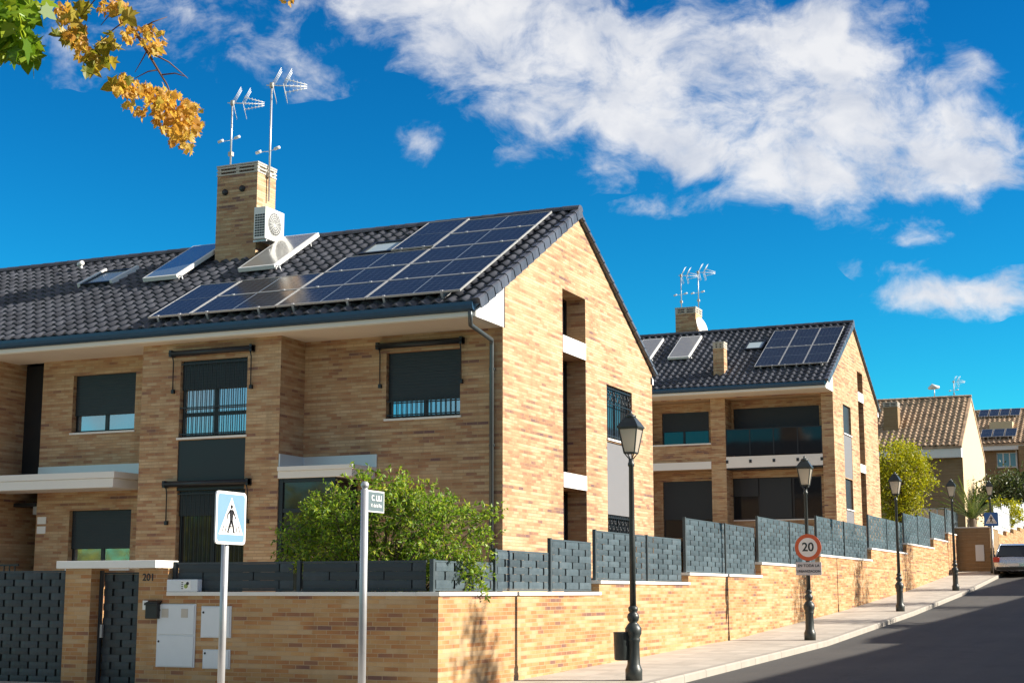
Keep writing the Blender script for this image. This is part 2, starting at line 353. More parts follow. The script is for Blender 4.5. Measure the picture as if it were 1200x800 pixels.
def FX(x): return lambda u, d, z: Vector((x-d, u, z))        # wall facing +X
def tfm(frame): return lambda p: frame(p[0], p[1], p[2])

def window(parent, frame, u0, u1, z0, z1, d=.14, blind=.6, mull=(.5,), glassm='glass_blue', sill=True, name='window', sillm='white', backs=.3, trans=None):
    """frame mesh is the part; pane, blind, sill are its sub-parts"""
    t = .05; mb = MB(tfm(frame))
    mb.box(u0+.002, u0+t, d, d+.06, z0+.002, z1-.002); mb.box(u1-t, u1-.002, d, d+.06, z0+.002, z1-.002)
    mb.box(u0+t, u1-t, d, d+.06, z0+.002, z0+t); mb.box(u0+t, u1-t, d, d+.06, z1-t, z1-.002)
    for k in mull: c = u0+(u1-u0)*k; mb.box(c-.045, c+.045, d+.003, d+.058, z0+t, z1-t)
    if trans: c = z0+(z1-z0)*trans; mb.box(u0+t, u1-t, d+.004, d+.056, c-.04, c+.04)
    w = mb.build(name, M['anth'], parent)
    MB(tfm(frame)).box(u0+t, u1-t, d+.025, d+.035, z0+t, z1-t).build('pane', M[glassm], w)
    if blind > 0:
        zb = z1-(z1-z0)*blind; b = MB(tfm(frame)); n = max(2, int((z1-zb)/.06))
        for k in range(n):
            a = zb+(z1-zb)*k/n; c = zb+(z1-zb)*(k+1)/n; b.box(u0+.012, u1-.012, d-.045, d-.035, a+.002, c-.0015)
        b.box(u0+.012, u1-.012, d-.034, d-.02, zb, z1-.004)
        b.build('roller_blind', M['blind'], w)
    if sill: MB(tfm(frame)).box(u0-.03, u1+.03, -.035, d+.01, z0-.045, z0-.003).build('sill', M[sillm], w)
    return w
def grille(parent, frame, u0, u1, z0, z1, d=.03, step=.105, mid=None, scroll=False):
    g = MB(tfm(frame)); n = int((u1-u0)/step)
    for k in range(1, n):
        u = u0+(u1-u0)*k/n; g.box(u-.007, u+.007, d-.007, d+.007, z0, z1)
    for z in [z0+.06, z1-.05]+(mid or []): g.box(u0, u1, d-.012, d+.012, z-.012, z+.012)
    if scroll:
        for k in range(n):
            for s in (-1, 1):
                c = (u0+(k+.5)*(u1-u0)/n, z1-.30 if k % 2 else z1-.17); r0 = .07
                pts = [(c[0]+s*(r0*(1-a/9)*math.cos(a)), d, c[1]+r0*(1-a/9)*math.sin(a)) for a in [i*.7 for i in range(11)]]
                g.tube(pts, .006, 4)
        g.box(u0, u1, d-.011, d+.011, z1-.41, z1-.39)
    return g.build('grille', M['anth'], parent)
def awning(parent, frame, u0, u1, z, arm):
    a = MB(tfm(frame)); a.tube([(u0,-.10,z),(u1,-.10,z)], .06, 10); a.box(u0+.02, u1-.02, -.07, -.003, z+.0, z+.07)
    for u in (u0+.03, u1-.03):
        a.box(u-.03, u+.03, -.15, -.002, z-.065, z+.075)
    o = a.build('awning_cassette', M['anth'], parent)
    for u in (u0+.06, u1-.06):
        b = MB(tfm(frame)); b.tube([(u,-.10,z-.05),(u,-.06,z-.16),(u,-.05,z-arm)], .014, 6); b.box(u-.03, u+.03, -.07, -.002, z-arm-.05, z-arm+.03); b.build('arm', M['anth'], o)
    return o

# ------------------------------------------------------------------ roofs
def roof_tiles(mb, x0, x1, yE, zE, yR, zR, tw=.285, rowlen=.36, amp=.050, seg=10, skip=None):
    sl = Vector((0, yR-yE, zR-zE)); L = sl.length; sl /= L; nr = max(1, round(L/rowlen)); nx = round(abs(x1-x0)/tw); tw = (x1-x0)/nx
    nrm = Vector((0, -sl.z, sl.y)) if yR > yE else Vector((0, sl.z, -sl.y))
    def pro(u):  # S-shaped pantile: broad trough, narrower roll
        u = u % 1.0
        return amp*(math.sin(math.pi*(u/.55)) if u < .55 else -.55*math.sin(math.pi*((u-.55)/.45)))
    for r in range(nr):
        s0 = L*r/nr-.02; s1 = L*(r+1)/nr+.03; vs = []; fs = []
        cols = nx*seg+1
        for sft, lift in ((s0, .006), (s0, .052), (s1, .004)):
            for c in range(cols):
                x = x0+tw*c/seg; jit = .004*mnoise.noise(Vector((c//seg*3.1, r*7.7, x0)))
                p = Vector((x, yE, zE))+sl*(sft+jit*2)+nrm*(pro(c/seg)+lift+jit); vs.append(p)
        for b in range(2):
            for c in range(cols-1): fs.append((b*cols+c, b*cols+c+1, (b+1)*cols+c+1, (b+1)*cols+c))
        n = len(mb.v); mb.add(vs, fs[:cols-1], False); 
        mb.f += [tuple(i+n for i in f) for f in fs[cols-1:]]; mb.sm += [True]*(cols-1)
def ridge_tiles(mb, x0, x1, y, z, r=.13, step=.40):
    n = int(abs(x1-x0)/step); st = (x1-x0)/n
    for k in range(n):
        a = x0+k*st; b = a+st*1.04; vs = []; m = 8
        for x, rr in ((a, r*1.06), (b, r*.98)):
            for i in range(m+1):
                an = math.pi*i/m; vs.append((x, y+rr*1.15*math.cos(an), z-.03+rr*math.sin(an)))
        mb.add(vs, [(i, i+1, m+2+i, m+1+i) for i in range(m)]+[tuple(range(m+1)), tuple(range(m+1, 2*m+2))], False)
def verge_tiles(mb, x, yE, zE, yR, zR, side=1, hang=.20, w=.2, step=.36):
    L = math.hypot(yR-yE, zR-zE); n = round(L/step); sy, sz = (yR-yE)/L, (zR-zE)/L; nv = Vector((0, -sz, sy)) if yR > yE else Vector((0, sz, -sy)); sv = Vector((0, sy, sz))
    for k in range(n):
        a = Vector((0, yE, zE))+sv*(L*k/n-.02); b = Vector((0, yE, zE))+sv*(L*(k+1)/n+.02)
        vs = []
        for p, l in ((a, .070), (b, .045)):
            for dx, dn in ((-w, -.03), (-w, l-.01), (-w*.7, l+.02), (-.03, l+.02), (0, l-.01), (0, l-hang), (-.02, l-hang), (-.02, -.03)):
                q = p+nv*dn; vs.append((x+side*dx, q.y, q.z))
        m = 8; mb.add(vs, [(i, (i+1) % m, m+(i+1) % m, m+i) for i in range(m)]+[tuple(range(m))[::-1], tuple(range(m, 2*m))])
def gable_roof(h, x0, x1, yE, zE, yR, zR, yE2, zE2, mat, tw=.285, gx=True, rows=.36):
    """x1: verge end (east)"""
    mb = MB(); d = .17
    dx_ = .16 if gx else .03
    if True:
        mb.prism([(x0, yE+.02, zE-.03), (x0, yR, zR-.03), (x0, yE2-.02, zE2-.03), (x0, yE2-.02, zE2-d), (x0, yR, zR-d-.05), (x0, yE+.02, zE-d)], (x1-dx_-x0, 0, 0))
    roof_tiles(mb, x0, x1-.19, yE, zE, yR, zR, tw, rows); roof_tiles(mb, x0, x1-.19, yE2, zE2, yR, zR, tw, rows, seg=6)
    r = mb.build('roof', mat, h)
    m2 = MB(); ridge_tiles(m2, x0, x1-.04, yR, zR+.03); m2.build('ridge_tiles', mat, r)
    if gx:
        m3 = MB(); verge_tiles(m3, x1, yE, zE, yR, zR); verge_tiles(m3, x1-.05, yE2, zE2, yR, zR, hang=.075); m3.build('verge_tiles', mat, r)
    return r
def chimney(parent, x0, x1, y0, y1, zb, zt, cap=.24, mat='brick', vents=()):
    mb = MB().box(x0, x1, y0, y1, zb, zt-cap); c = mb.build('chimney', M[mat], parent)
    k = MB(); k.box(x0-.02, x1+.02, y0-.02, y1+.02, zt-.035, zt)
    n = 3
    for i in range(n):
        z = zt-cap+cap*i/n; k.box(x0-.015, x1+.015, y0-.015, y1+.015, z, z+cap/n*.42)
    for fx in (0, .5, 1):
        for fy in (0, .5, 1):
            if fx == .5 and fy == .5: continue
            cx = x0+.05+(x1-x0-.1)*fx; cy = y0+.05+(y1-y0-.1)*fy; k.box(cx-.048, cx+.048, cy-.048, cy+.048, zt-cap+.004, zt-.03)
    k.build('louvre_cap', M['concrete'], c)
    MB().box(x0+.12, x1-.12, y0+.12, y1-.12, zt-cap, zt-.04).build('flue_shaft', M['dark_hole'], c)
    for (vx, vz) in vents:
        v = MB(); v.tube([(vx, y0+.02, vz), (vx, y0-.05, vz)], .075, 14); v.build('flue_pipe', M['black'], c)
    return c

# ------------------------------------------------------------------ HOUSE 1
YF, YT, YB, YRG = 26.76, 25.83, 35.96, 30.75
YE, ZE, ZR = 25.40, 7.02, 10.04
YE2 = 2*YRG-YE
slope = (ZR-ZE)/(YRG-YE)
XLFT = -31.5
h1 = thing('brick_house', 'large brick house in front with dark tiled roof, twelve solar panels and a tall chimney', 'house', (-20, 31, 1.0))
zt1 = 6.78
def rz(y, off): return (ZE+slope*(y-YE) if y < YRG else ZE+slope*(YE2-y))-off
mb = MB()
G = FX(XG); tw1 = FY(YT); wf = FY(YF)
niche = [(29.92,31.31,7.10,8.12,.55),(29.92,31.31,4.13,6.72,.55),(29.92,31.31,1.0,3.80,.55)]
gw = [(32.65,34.42,5.10,6.36,.18),(32.65,34.42,.5,5.03,.08)]
wall_face(mb, G, YF, YB, lambda y: rz(y, .16 if y < YRG-.01 else .02 if y > YRG+.01 else .06), 0, niche+gw, brk=[YRG])
rw = (-14.60,-12.93,5.05,6.40); tu = (-18.99,-17.33,4.76,6.37); tl = (-18.97,-17.30,1.3,3.66); tp = (-18.99,-17.33,3.66,4.70)
wall_face(mb, wf, -16.53, XG, lambda u: zt1, 0, [rw])
sd = FX(-16.53); mb.quad(sd(YT,0,0), sd(YF,0,0), sd(YF,0,zt1), sd(YT,0,zt1))
wall_face(mb, tw1, -19.97, -16.53, lambda u: zt1, 0, [tu+(.16,), tl+(.16,), tp+(.05,)])
mb.quad((-19.97,YT,0), (-19.97,YF,0), (-19.97,YF,zt1), (-19.97,YT,zt1))
lu = (-22.58,-20.86,5.10,6.39); ll = (-22.52,-20.84,2.10,3.37)
wall_face(mb, wf, -23.45, -19.97, lambda u: zt1, 0, [lu, ll])
mb.quad((-23.45,YF,0), (-23.45,27.75,0), (-23.45,27.75,zt1), (-23.45,YF,zt1))
mb.quad((-23.45,27.75,0), (-24.25,27.75,0), (-24.25,27.75,zt1), (-23.45,27.75,zt1))
mb.quad((-24.25,YT,0), (-24.25,27.75,0), (-24.25,27.75,zt1), (-24.25,YT,zt1))
wall_face(mb, tw1, -27.7, -24.25, lambda u: zt1, 0, [(-26.8,-25.1,4.76,6.37,.16), (-26.8,-25.1,1.3,3.66,.16)]); mb.quad((-27.7,YT,0), (-27.7,YF,0), (-27.7,YF,zt1), (-27.7,YT,zt1))
mb.quad((XLFT,YF,0), (-27.7,YF,0), (-27.7,YF,zt1), (XLFT,YF,zt1))
mb.quad((XLFT,YB,0), (XG,YB,0), (XG,YB,zt1), (XLFT,YB,zt1))
mb.add([(XLFT,YF,0),(XLFT,YB,0),(XLFT,YB,rz(YB,.16)),(XLFT,YRG,ZR-.16),(XLFT,YF,rz(YF,.16))], [(0,1,2,3,4)])
wall1 = mb.build('wall', M['brick'], h1)
r1 = gable_roof(h1, XLFT, XG+.15, YE, ZE, YRG, ZR, YE2, ZE, M['tile'])
# eaves: fascia box and flat soffit, white gable-end return, gutter
def eaves(h, x0, x1, ye, ze, ywall, zbot, backward=False):
    s = -1 if backward else 1
    mb = MB(); mb.prism([(x0, ye+s*.07, zbot), (x0, ye+s*.07, ze-.16), (x0, ywall+s*.1, ze-.18+abs(ywall+s*.1-ye)*slope-.02), (x0, ywall+s*.1, zbot)], (x1-x0, 0, 0))
    o = mb.build('eaves_box', M['soffit'], h)
    # small moulded step on the fascia
    MB().box(x0, x1-.01, min(ye+s*.07, ye+s*.045), max(ye+s*.0695, ye+s*.045), zbot+.02, zbot+.13).build('fascia', M['white'], o)
    return o
e1 = eaves(h1, XLFT, XG, YE, ZE, YF, 6.75); eaves(h1, XLFT, XG, YE2, ZE, YB, 6.75, True)
MB().prism([(XG-.002, YE+.06, 6.752), (XG-.002, YF+.01, 6.752), (XG-.002, YF+.01, rz(YF, .165)), (XG-.002, YE+.06, rz(YE+.06, .165))], (.022,0,0)).build('gable_return', M['white'], e1)
e1b = MB().prism([(XG-.002, YE2-.06, 6.752), (XG-.002, YB-.01, 6.752), (XG-.002, YB-.01, rz(YB, .165)), (XG-.002, YE2-.06, rz(YE2-.06, .165))], (.022,0,0)).build('gable_return', M['white'], e1)
def gutter(h, x0, x1, y, z, r=.085):
    mb = MB(); vs = []; n = 8
    pr = [(y-r, z+.01), (y-r, z-.06), (y-r*.8, z-.12), (y-r*.3, z-.15), (y+r*.5, z-.15), (y+r*.8, z-.10), (y+r*.8, z-.02), (y-r*.8, z-.02)]
    mb.prism([(x0, a, b) for a, b in pr], (x1-x0, 0, 0))
    return mb.build('gutter', M['gutter'], h)
g1 = gutter(h1, XLFT, XG+.02, YE-.02, ZE-.01)
mb = MB(); mb.tube([(XG-.06, YE-.03, ZE-.13), (XG-.06, YE-.01, ZE-.30), (XG-.10, YE+.08, ZE-.42), (XG-.20, YF-.10, 6.50), (XG-.21, YF-.07, 6.38), (XG-.21, YF-.07, 1.0)], .045, 10)
for z in (5.9, 4.4, 2.9, 1.5): mb.box(XG-.265, XG-.155, YF-.075, YF-.002, z, z+.04)
mb.build('downpipe', M['pipe'], h1)
# gable niche: slot windows and lintels
for (a, b, c, d, dp) in niche:
    window(h1, G, a+.003, b-.003, c+.003, d-.003, d=.45, blind=0, mull=(.35,), glassm='glass_dark', sill=False)
for z0, z1 in ((6.725,7.095),(3.805,4.125)):
    MB(tfm(G)).box(29.923, 31.307, -.012, .44, z0, z1).build('lintel', M['white'], h1)
w = window(h1, G, 32.655, 34.415, 5.105, 6.355, d=.12, blind=.0, mull=(.5,), glassm='glass', sill=True); grille(w, G, 32.66, 34.41, 5.12, 6.34, d=.03, step=.12, scroll=True)
MB(tfm(G)).box(32.655, 34.415, .03, .06, 3.36, 5.025).build('cladding_panel', M['panelgrey'], h1)
w = window(h1, G, 32.655, 34.415, 1.2, 3.35, d=.06, blind=0, mull=(.5,), glassm='glass', sill=False); grille(w, G, 32.66, 34.41, 1.2, 3.34, d=.03, step=.12, scroll=True)
# front windows
w = window(h1, wf, *rw, blind=.72, glassm='glass_blue'); grille(w, wf, rw[0]+.01, rw[1]-.01, rw[2]+.01, rw[2]+.40, d=.03)
awning(h1, wf, -14.78, -12.83, 6.53, .80)
w = window(h1, tw1, *tu, d=.12, blind=.38, glassm='glass_blue', trans=.30); grille(w, tw1, tu[0]+.01, tu[1]-.01, tu[2]+.01, tu[3]-.02, d=.02, mid=[tu[2]+.62])
awning(h1, tw1, -19.2, -17.15, 6.52, .78)
MB(tfm(tw1)).box(tp[0]+.003, tp[1]-.003, .02, .05, tp[2]+.003, tp[3]-.003).build('cladding_panel', M['anth'], h1)
w = window(h1, tw1, *tl, d=.12, blind=.22, glassm='glass', sill=False); grille(w, tw1, tl[0]+.01, tl[1]-.01, tl[2]+.01, tl[3]-.02, d=.02, mid=[tl[2]+.8])
awning(h1, tw1, -19.25, -17.15, 3.79, .78)
window(h1, wf, *lu, blind=.70); window(h1, wf, *ll, blind=.66)
for z0, z1 in ((4.76,6.37),(1.3,3.66)): window(h1, tw1, -26.8, -25.1, z0, z1, d=.12, blind=.5)
# entrance recess on the left
MB().box(-24.247, -23.453, 27.1, 27.16, 4.0, 6.75).build('cladding_panel', M['anth'], h1)
d_ = MB().box(-24.20, -23.50, 27.66, 27.72, 1.0, 3.25).build('door', M['anth'], h1); MB().tube([(-23.6,27.62,1.9),(-23.6,27.62,2.3)], .015, 8).build('handle', M['alu'], d_)
MB().box(-24.247, -23.453, 26.9, 27.7, 3.50, 3.58).build('porch_soffit', M['anth'], h1)
MB().box(-23.72, -23.58, 26.95, 27.05, 3.32, 3.50).build('porch_light', M['alu'], h1)
for z in (2.97, 3.18): MB().box(-23.40, -23.16, YF-.02, YF-.002, z-.09, z+.07).build('wall_plaque', M['sign_white'], h1)
for k in range(7):
    pass
rl = MB()
for k in range(9): rl.box(-24.25+k*.15, -24.23+k*.15, 25.7, 25.72, 1.0, 2.15)
rl.box(-24.3, -22.95, 25.69, 25.73, 2.15, 2.19); rl.build('porch_railing', M['anth'], h1)
# canopies
mb = MB().box(-24.9, -20.62, 25.83-.005, YF-.004, 3.78, 3.98).box(-24.9, -20.58, 25.80, YF-.004, 3.981, 4.12)
c_ = mb.build('canopy', M['white'], h1, bevel=.01)
MB().box(-23.44, -20.0, YF-.03, YF-.003, 4.12, 4.36).box(-24.9, -24.27, YT-.02, YT-.003, 4.12, 4.34).build('flashing', M['zinc'], c_)
mb = MB().box(-16.52, -14.82, 25.80, YF-.004, 3.84, 3.985).box(-16.52, -14.78, 25.77, YF-.004, 3.986, 4.075)
c_ = mb.build('canopy', M['white'], h1, bevel=.008)
MB().box(-16.50, -14.78, YF-.03, YF-.003, 4.07, 4.34).box(-16.527, -16.50, YT+.005, YF-.03, 4.07, 4.34).build('flashing', M['zinc'], c_)
# glazed corner bay
mb = MB()
bx0, bx1, by0, by1 = -16.52, -15.22, 25.86, YF-.005
for (x, y) in ((bx0+.04, by0), (bx1-.05, by0), (bx1-.05, by1-.1)): mb.box(x-.05, x+.05, y, y+.1, 1.0, 3.84)
for z in (1.0, 3.16, 3.76):
    mb.box(bx0+.09, bx1-.10, by0+.01, by0+.09, z, z+.08); mb.box(bx1-.09, bx1-.01, by0+.1, by1-.1, z, z+.08)
bay = mb.build('corner_bay', M['anth'], h1)
MB().box(bx0+.09, bx1-.10, by0+.04, by0+.05, 1.08, 3.76).box(bx1-.055, bx1-.045, by0+.1, by1-.1, 1.08, 3.76).build('pane', M['glass'], bay)
MB().box(-15.6, -15.5, 25.835, 25.855, 3.2, 3.34).build('alarm_sticker', M['sign_white'], bay)
# skylights, vent (part of the roof)
slv = Vector((0, YRG-YE, ZR-ZE)).normalized(); nrv = Vector((0, -slv.z, slv.y))
def roofM(y0e, z0e): return lambda p: Vector((p[0], y0e, z0e))+slv*((p[1]-y0e)/slv.y)+nrv*p[2]     # (x, plan y, height above tiles)
RM = roofM(YE, ZE)
def skylight(parent, T, x0, x1, y0, y1, gm='glass_skylight'):
    mb = MB(T)
    mb.box(x0, x1, y0, y0+.07, -.02, .13); mb.box(x0, x1, y1-.07, y1, -.02, .13); mb.box(x0, x0+.07, y0+.07, y1-.07, -.02, .13); mb.box(x1-.07, x1, y0+.07, y1-.07, -.02, .13)
    o = mb.build('skylight', M['anth'], parent); MB(T).box(x0+.07, x1-.07, y0+.07, y1-.07, .08, .10).build('pane', M[gm], o); return o
skylight(r1, RM, -16.42, -15.52, 28.78, 29.55); s_ = skylight(r1, RM, -24.05, -23.15, 28.62, 29.52)
MB(RM).box(-23.15, -23.08, 28.60, 29.60, -.01, .16).build('side_trim', M['white'], s_); MB(RM).box(-24.12, -24.05, 28.60, 29.60, -.01, .16).build('side_trim', M['white'], s_)
v = MB(RM); v.tube([(-25.39,30.2,0),(-25.39,30.2,.16)], .04, 8); v.tube([(-25.44,30.2,.16),(-25.3,30.2,.2)], .06, 8); v.build('roof_vent', M['plastic_white'], r1)
c1 = chimney(r1, -20.87, -19.72, 29.58, 30.38, 9.0, 11.80, cap=.26, vents=((-20.62,11.12),(-20.13,11.16)))

# solar panels
def uvbox(o):
    me = o.data; uv = me.uv_layers.new(name='UV'); return uv
def solar_panel(house, T, x0, x1, y0, y1, h=.19, landscape=True):
    t = .02
    f = MB(T); f.box(x0, x1, y0, y0+t, h-.035, h+.006); f.box(x0, x1, y1-t, y1, h-.035, h+.006); f.box(x0, x0+t, y0+t, y1-t, h-.035, h+.006); f.box(x1-t, x1, y0+t, y1-t, h-.035, h+.006)
    th = f.build('solar_panel', M['alu_frame'], house)
    me = MB(T); me.add([(x0+t,y0+t,h),(x1-t,y0+t,h),(x1-t,y1-t,h),(x0+t,y1-t,h)], [(0,1,2,3)]); me.add([(x0+t,y0+t,h-.03),(x1-t,y0+t,h-.03),(x1-t,y1-t,h-.03),(x0+t,y1-t,h-.03)], [(3,2,1,0)])
    o = me.build('cells', M['solar'], th); uv = o.data.uv_layers.new(name='UV')
    q = [(0,0),(1,0),(1,1),(0,1)] if landscape else [(0,0),(0,1),(1,1),(1,0)]
    for i in range(4): uv.data[i].uv = q[i]; uv.data[4+i].uv = q[i]
    b = MB(T)
    if landscape: b.box((x0+x1)/2-.006, (x0+x1)/2+.006, y0+t, y1-t, h, h+.003)
    else: b.box(x0+t, x1-t, (y0+y1)/2-.006, (y0+y1)/2+.006, h, h+.003)
    b.build('centre_strip', M['cellgap'], th)
    for x in ((x0+.4, x1-.4) if landscape else (x0+.25, x1-.25)):
        k = MB(T); k.box(x-.03, x+.03, y0-.012, y0+.028, h-.04, h+.016); k.box(x-.025, x+.025, y0-.01, y1-.05, .03, h-.036)
        k.build('mounting_rail', M['alu'], th)
    return th
ordn = ['lowest', 'second from the bottom', 'middle', 'fourth from the bottom', 'topmost']
ph = .925
for i in range(5):
    y0 = 25.62+i*(ph+.012)
    solar_panel(h1, RM, -14.42, -12.35, y0, y0+ph)
for i in range(3):
    y0 = 25.62+i*(ph+.012)
    solar_panel(h1, RM, -16.50, -14.44, y0, y0+ph)
for i in range(2):
    y0 = 25.62+i*(ph+.012)
    solar_panel(h1, RM, -18.58, -16.52, y0, y0+ph)
solar_panel(h1, RM, -19.66, -18.61, 25.62, 27.45, landscape=False)
solar_panel(h1, RM, -15.50, -14.45, 28.62, 30.44, landscape=False)

def collector(house, T, x0, x1, y0, y1, h0, h1, mat):
    mb = MB(T); t = .10
    mb.add([(x0,y0,h0-t),(x1,y0,h0-t),(x1,y1,h1-t),(x0,y1,h1-t),(x0,y0,h0),(x1,y0,h0),(x1,y1,h1),(x0,y1,h1)], [(0,3,2,1),(4,5,6,7),(0,1,5,4),(1,2,6,5),(2,3,7,6),(3,0,4,7)])
    th = mb.build('solar_collector', M['plastic_white'], house, bevel=.008)
    g = MB(T); e = .05; g.add([(x0+e,y0+e,h0+.004),(x1-e,y0+e,h0+.004),(x1-e,y1-e,h1+.004),(x0+e,y1-e,h1+.004)], [(0,1,2,3)]); g.build('glass_cover', M[mat], th)
    l = MB(T)
    for x in (x0+.15, x1-.15): l.box(x-.02, x+.02, y0+.2, y0+.24, 0, h0-t+.02); l.box(x-.02, x+.02, y1-.24, y1-.2, 0, h1-t)
    l.tube([(x1-.02,y0+.1,h0-.05),(x1+.08,y0+.06,h0-.05),(x1+.1,y0+.05,.02)], .02, 6); l.build('bracket', M['alu'], th)
M['collector_blue'] = glass('collector_glass_blue', (.50,.68,.74), rough=.1, metal=.75)
collector(h1, RM, -19.28, -18.30, 28.32, 30.25, .22, .30, 'collector')
collector(h1, RM, -21.92, -20.95, 28.30, 30.28, .22, .30, 'collector_blue')

# antennas
def antenna(label, x, y, z0, h, sc, group, extra=0):
    th = thing('tv_antenna', label, 'antenna', (x, y, z0), group)
    mb = MB(); mb.tube([(x,y,z0),(x,y,z0+h)], .022*sc, 8); mb.build('mast', M['alu'], th)
    d = Vector((.80,.45,0)).normalized(); p = Vector((-d.y,d.x,0)); t = Vector((x,y,z0+h-.06)); b = MB()
    b.tube([t-d*.12*sc, t+d*.75*sc], .012*sc, 6)
    for s, zz in ((1,.16),(-1,-.16),(0,0)):
        b.tube([t+d*.28*sc+Vector((0,0,zz*sc)), t+d*.78*sc+Vector((0,0,zz*.25*sc))], .009*sc, 5)
        for k in range(6):
            c = t+d*(.32+.08*k)*sc+Vector((0,0,zz*sc*(1-.14*k))); b.tube([c-p*.10*sc, c+p*.10*sc], .006*sc, 4)
    for off, ln in ((0.02,.42),(.26,.40)):
        for s in (1,-1):
            for q in (-.13, 0, .13):
                c = t+d*off*sc+p*q*sc; b.tube([c, c+(Vector((0,0,s*.9))+d*(.45 if s > 0 else .22))*ln*sc], .0065*sc, 5)
    b.build('aerial', M['plastic_white'], th)
    k = MB(); k.tube([t-Vector((0,0,.06)), t+Vector((0,0,.06))], .05*sc, 8); k.build('boom_clamp', M['concrete'], th); k = MB()
    zc = z0+h*.22; k.box(x-.05, x+.05, y-.05, y+.05, zc-.05, zc+.05); k.build('junction_box', M['concrete'], th)
    e = MB(); zc = z0+h*.42
    for s in (-1, 1):
        c = Vector((x,y,zc))+Vector((s*.24*sc, -.1, .02*s)); e.tube([c-Vector((.07,0,.015)), c+Vector((.07,0,.015))], .035*sc, 8); e.tube([(x,y,zc), c], .008*sc, 4)
    e.build('side_dipole', M['plastic_white'], th)
    if extra:
        MB().box(x-.02, x+.02, y-.02, y+.02, z0-extra, z0).build('stay', M['alu'], th)
    return th
GA = 'television antennas on the near chimney'
antenna('shorter of the two white television antennas, on the left of the tall chimney top', -20.74, 29.62+.3, 11.80, 1.75, 1.0, GA)
antenna('taller of the two white television antennas, on the right of the tall chimney top', -19.66, 30.0, 10.9, 2.98, 1.1, GA)
# air conditioner
ax, ax1 = -19.66, -19.33
p0 = PX(311, 265, ax1); p1 = PX(333, 265, ax1); zt = PX(311, 241, ax1).z; zb = PX(311, 279, ax1).z
ac = thing('air_conditioner', 'white boxy air conditioner unit fixed to the side of the tall brick chimney', 'air conditioner', (ax, p0.y, zb))
MB().box(ax, ax1, p0.y, p1.y, zb, zt).build('casing', M['plastic_white'], ac, bevel=.015)
mb = MB(); cy, cz = (p0.y*.52+p1.y*.48), (zt+zb)/2+.02
for k in range(5):
    r_ = .06+.055*k; mb.tube([(ax1+.012, cy+r_*math.cos(a), cz+r_*math.sin(a)) for a in [i*math.pi/12 for i in range(25)]], .006, 4)
for k in range(16): a = k*math.pi/8; mb.tube([(ax1+.01,cy,cz),(ax1+.01,cy+.29*math.cos(a),cz+.29*math.sin(a))], .005, 4)
mb.build('fan_grille', M['plastic_white'], ac)
MB().tube([(ax1-.02,cy,cz),(ax1+.004,cy,cz)], .28, 28).build('fan_opening', M['panelgrey'], ac)
mb = MB()
for k in range(9):
    for j in range(4): mb.box(ax+.04+j*.068, ax+.095+j*.068, p0.y-.006, p0.y-.001, zb+.06+k*.062, zb+.10+k*.062)
mb.build('coil_grille', M['anth'], ac)
MB().box(-19.718, ax1-.02, p0.y+.08, p0.y+.12, zb-.05, zb-.005).box(-19.718, ax1-.02, p1.y-.12, p1.y-.08, zb-.05, zb-.005).build('bracket', M['alu'], ac)

# ------------------------------------------------------------------ HOUSE 2
h2 = thing('brick_house', 'second brick house up the street with dark roof, glass balcony and six solar panels', 'house', (-16, 62, 3.0))
Y2, Y2B, YR2, E2, ZE2 = 57.95, 67.35, 62.1, 56.6, 9.50
ZR2 = ZE2+slope*(YR2-E2); E2b = 2*YR2-E2; X2L = -24.5; zt2 = 9.26
def rz2(y, off): return (ZE2+slope*(y-E2) if y < YR2 else ZE2+slope*(E2b-y))-off
mb = MB(); G2 = FX(XG)
n2 = [(63.0,64.15,9.86,10.72,.60),(63.0,64.15,6.84,9.46,.60),(63.0,64.15,3.0,6.49,.60)]
w2 = [(59.80,61.36,7.82,8.98,.18),(59.80,61.36,6.06,7.76,.06),(59.80,61.28,4.82,6.03,.18),(59.80,61.30,2.8,4.78,.06)]
wall_face(mb, G2, Y2, Y2B, lambda y: rz2(y, .16 if y < YR2-.01 else .02 if y > YR2+.01 else .06), 0, n2+w2, brk=[YR2])
D2 = .95; f2 = FY(Y2); b2 = FY(Y2+D2)
L0, L1, P0, P1, Q0 = -19.75, -16.90, -16.90, -16.30, -12.46
# pillars and edge strips of the front plane, openings are terraces
op = [(L0, L1, 6.76, 9.18, D2), (L0, L1, 2.0, 6.40, D2), (P1, Q0, 2.0, 9.18, D2)]
wall_face(mb, f2, X2L, XG, lambda u: zt2, 0, op)
wall_face(mb, b2, L0, Q0, lambda u: 9.18, 2.0, [(-19.24,-17.25,7.42,8.82,.15),(-19.24,-17.1,3.2,6.02,.15),(-16.22,-12.75,6.95,8.86,.15),(-16.33,-12.75,4.42,6.07,.15)])
mb.quad((X2L,Y2,0),(X2L,Y2B,0),(X2L,Y2B,rz2(Y2B,.16)),(X2L,Y2,zt2)); mb.quad((X2L,Y2B,0),(XG,Y2B,0),(XG,Y2B,rz2(Y2B,.16)),(X2L,Y2B,rz2(Y2B,.16)))
mb.box(L0+.01, L1-.002, Y2+.05, Y2+.17, 6.72, 7.38)
mb.build('wall', M['brick'], h2)
r2 = gable_roof(h2, X2L, XG+.15, E2, ZE2, YR2, ZR2, E2b, ZE2, M['tile'])
e2 = eaves(h2, X2L, XG, E2, ZE2, Y2, 9.23); eaves(h2, X2L, XG, E2b, ZE2, Y2B, 9.23, True)
MB().prism([(XG-.002, E2+.06, 9.232), (XG-.002, Y2+.01, 9.232), (XG-.002, Y2+.01, rz2(Y2, .165)), (XG-.002, E2+.06, rz2(E2+.06, .165))], (.022,0,0)).build('gable_return', M['white'], e2)
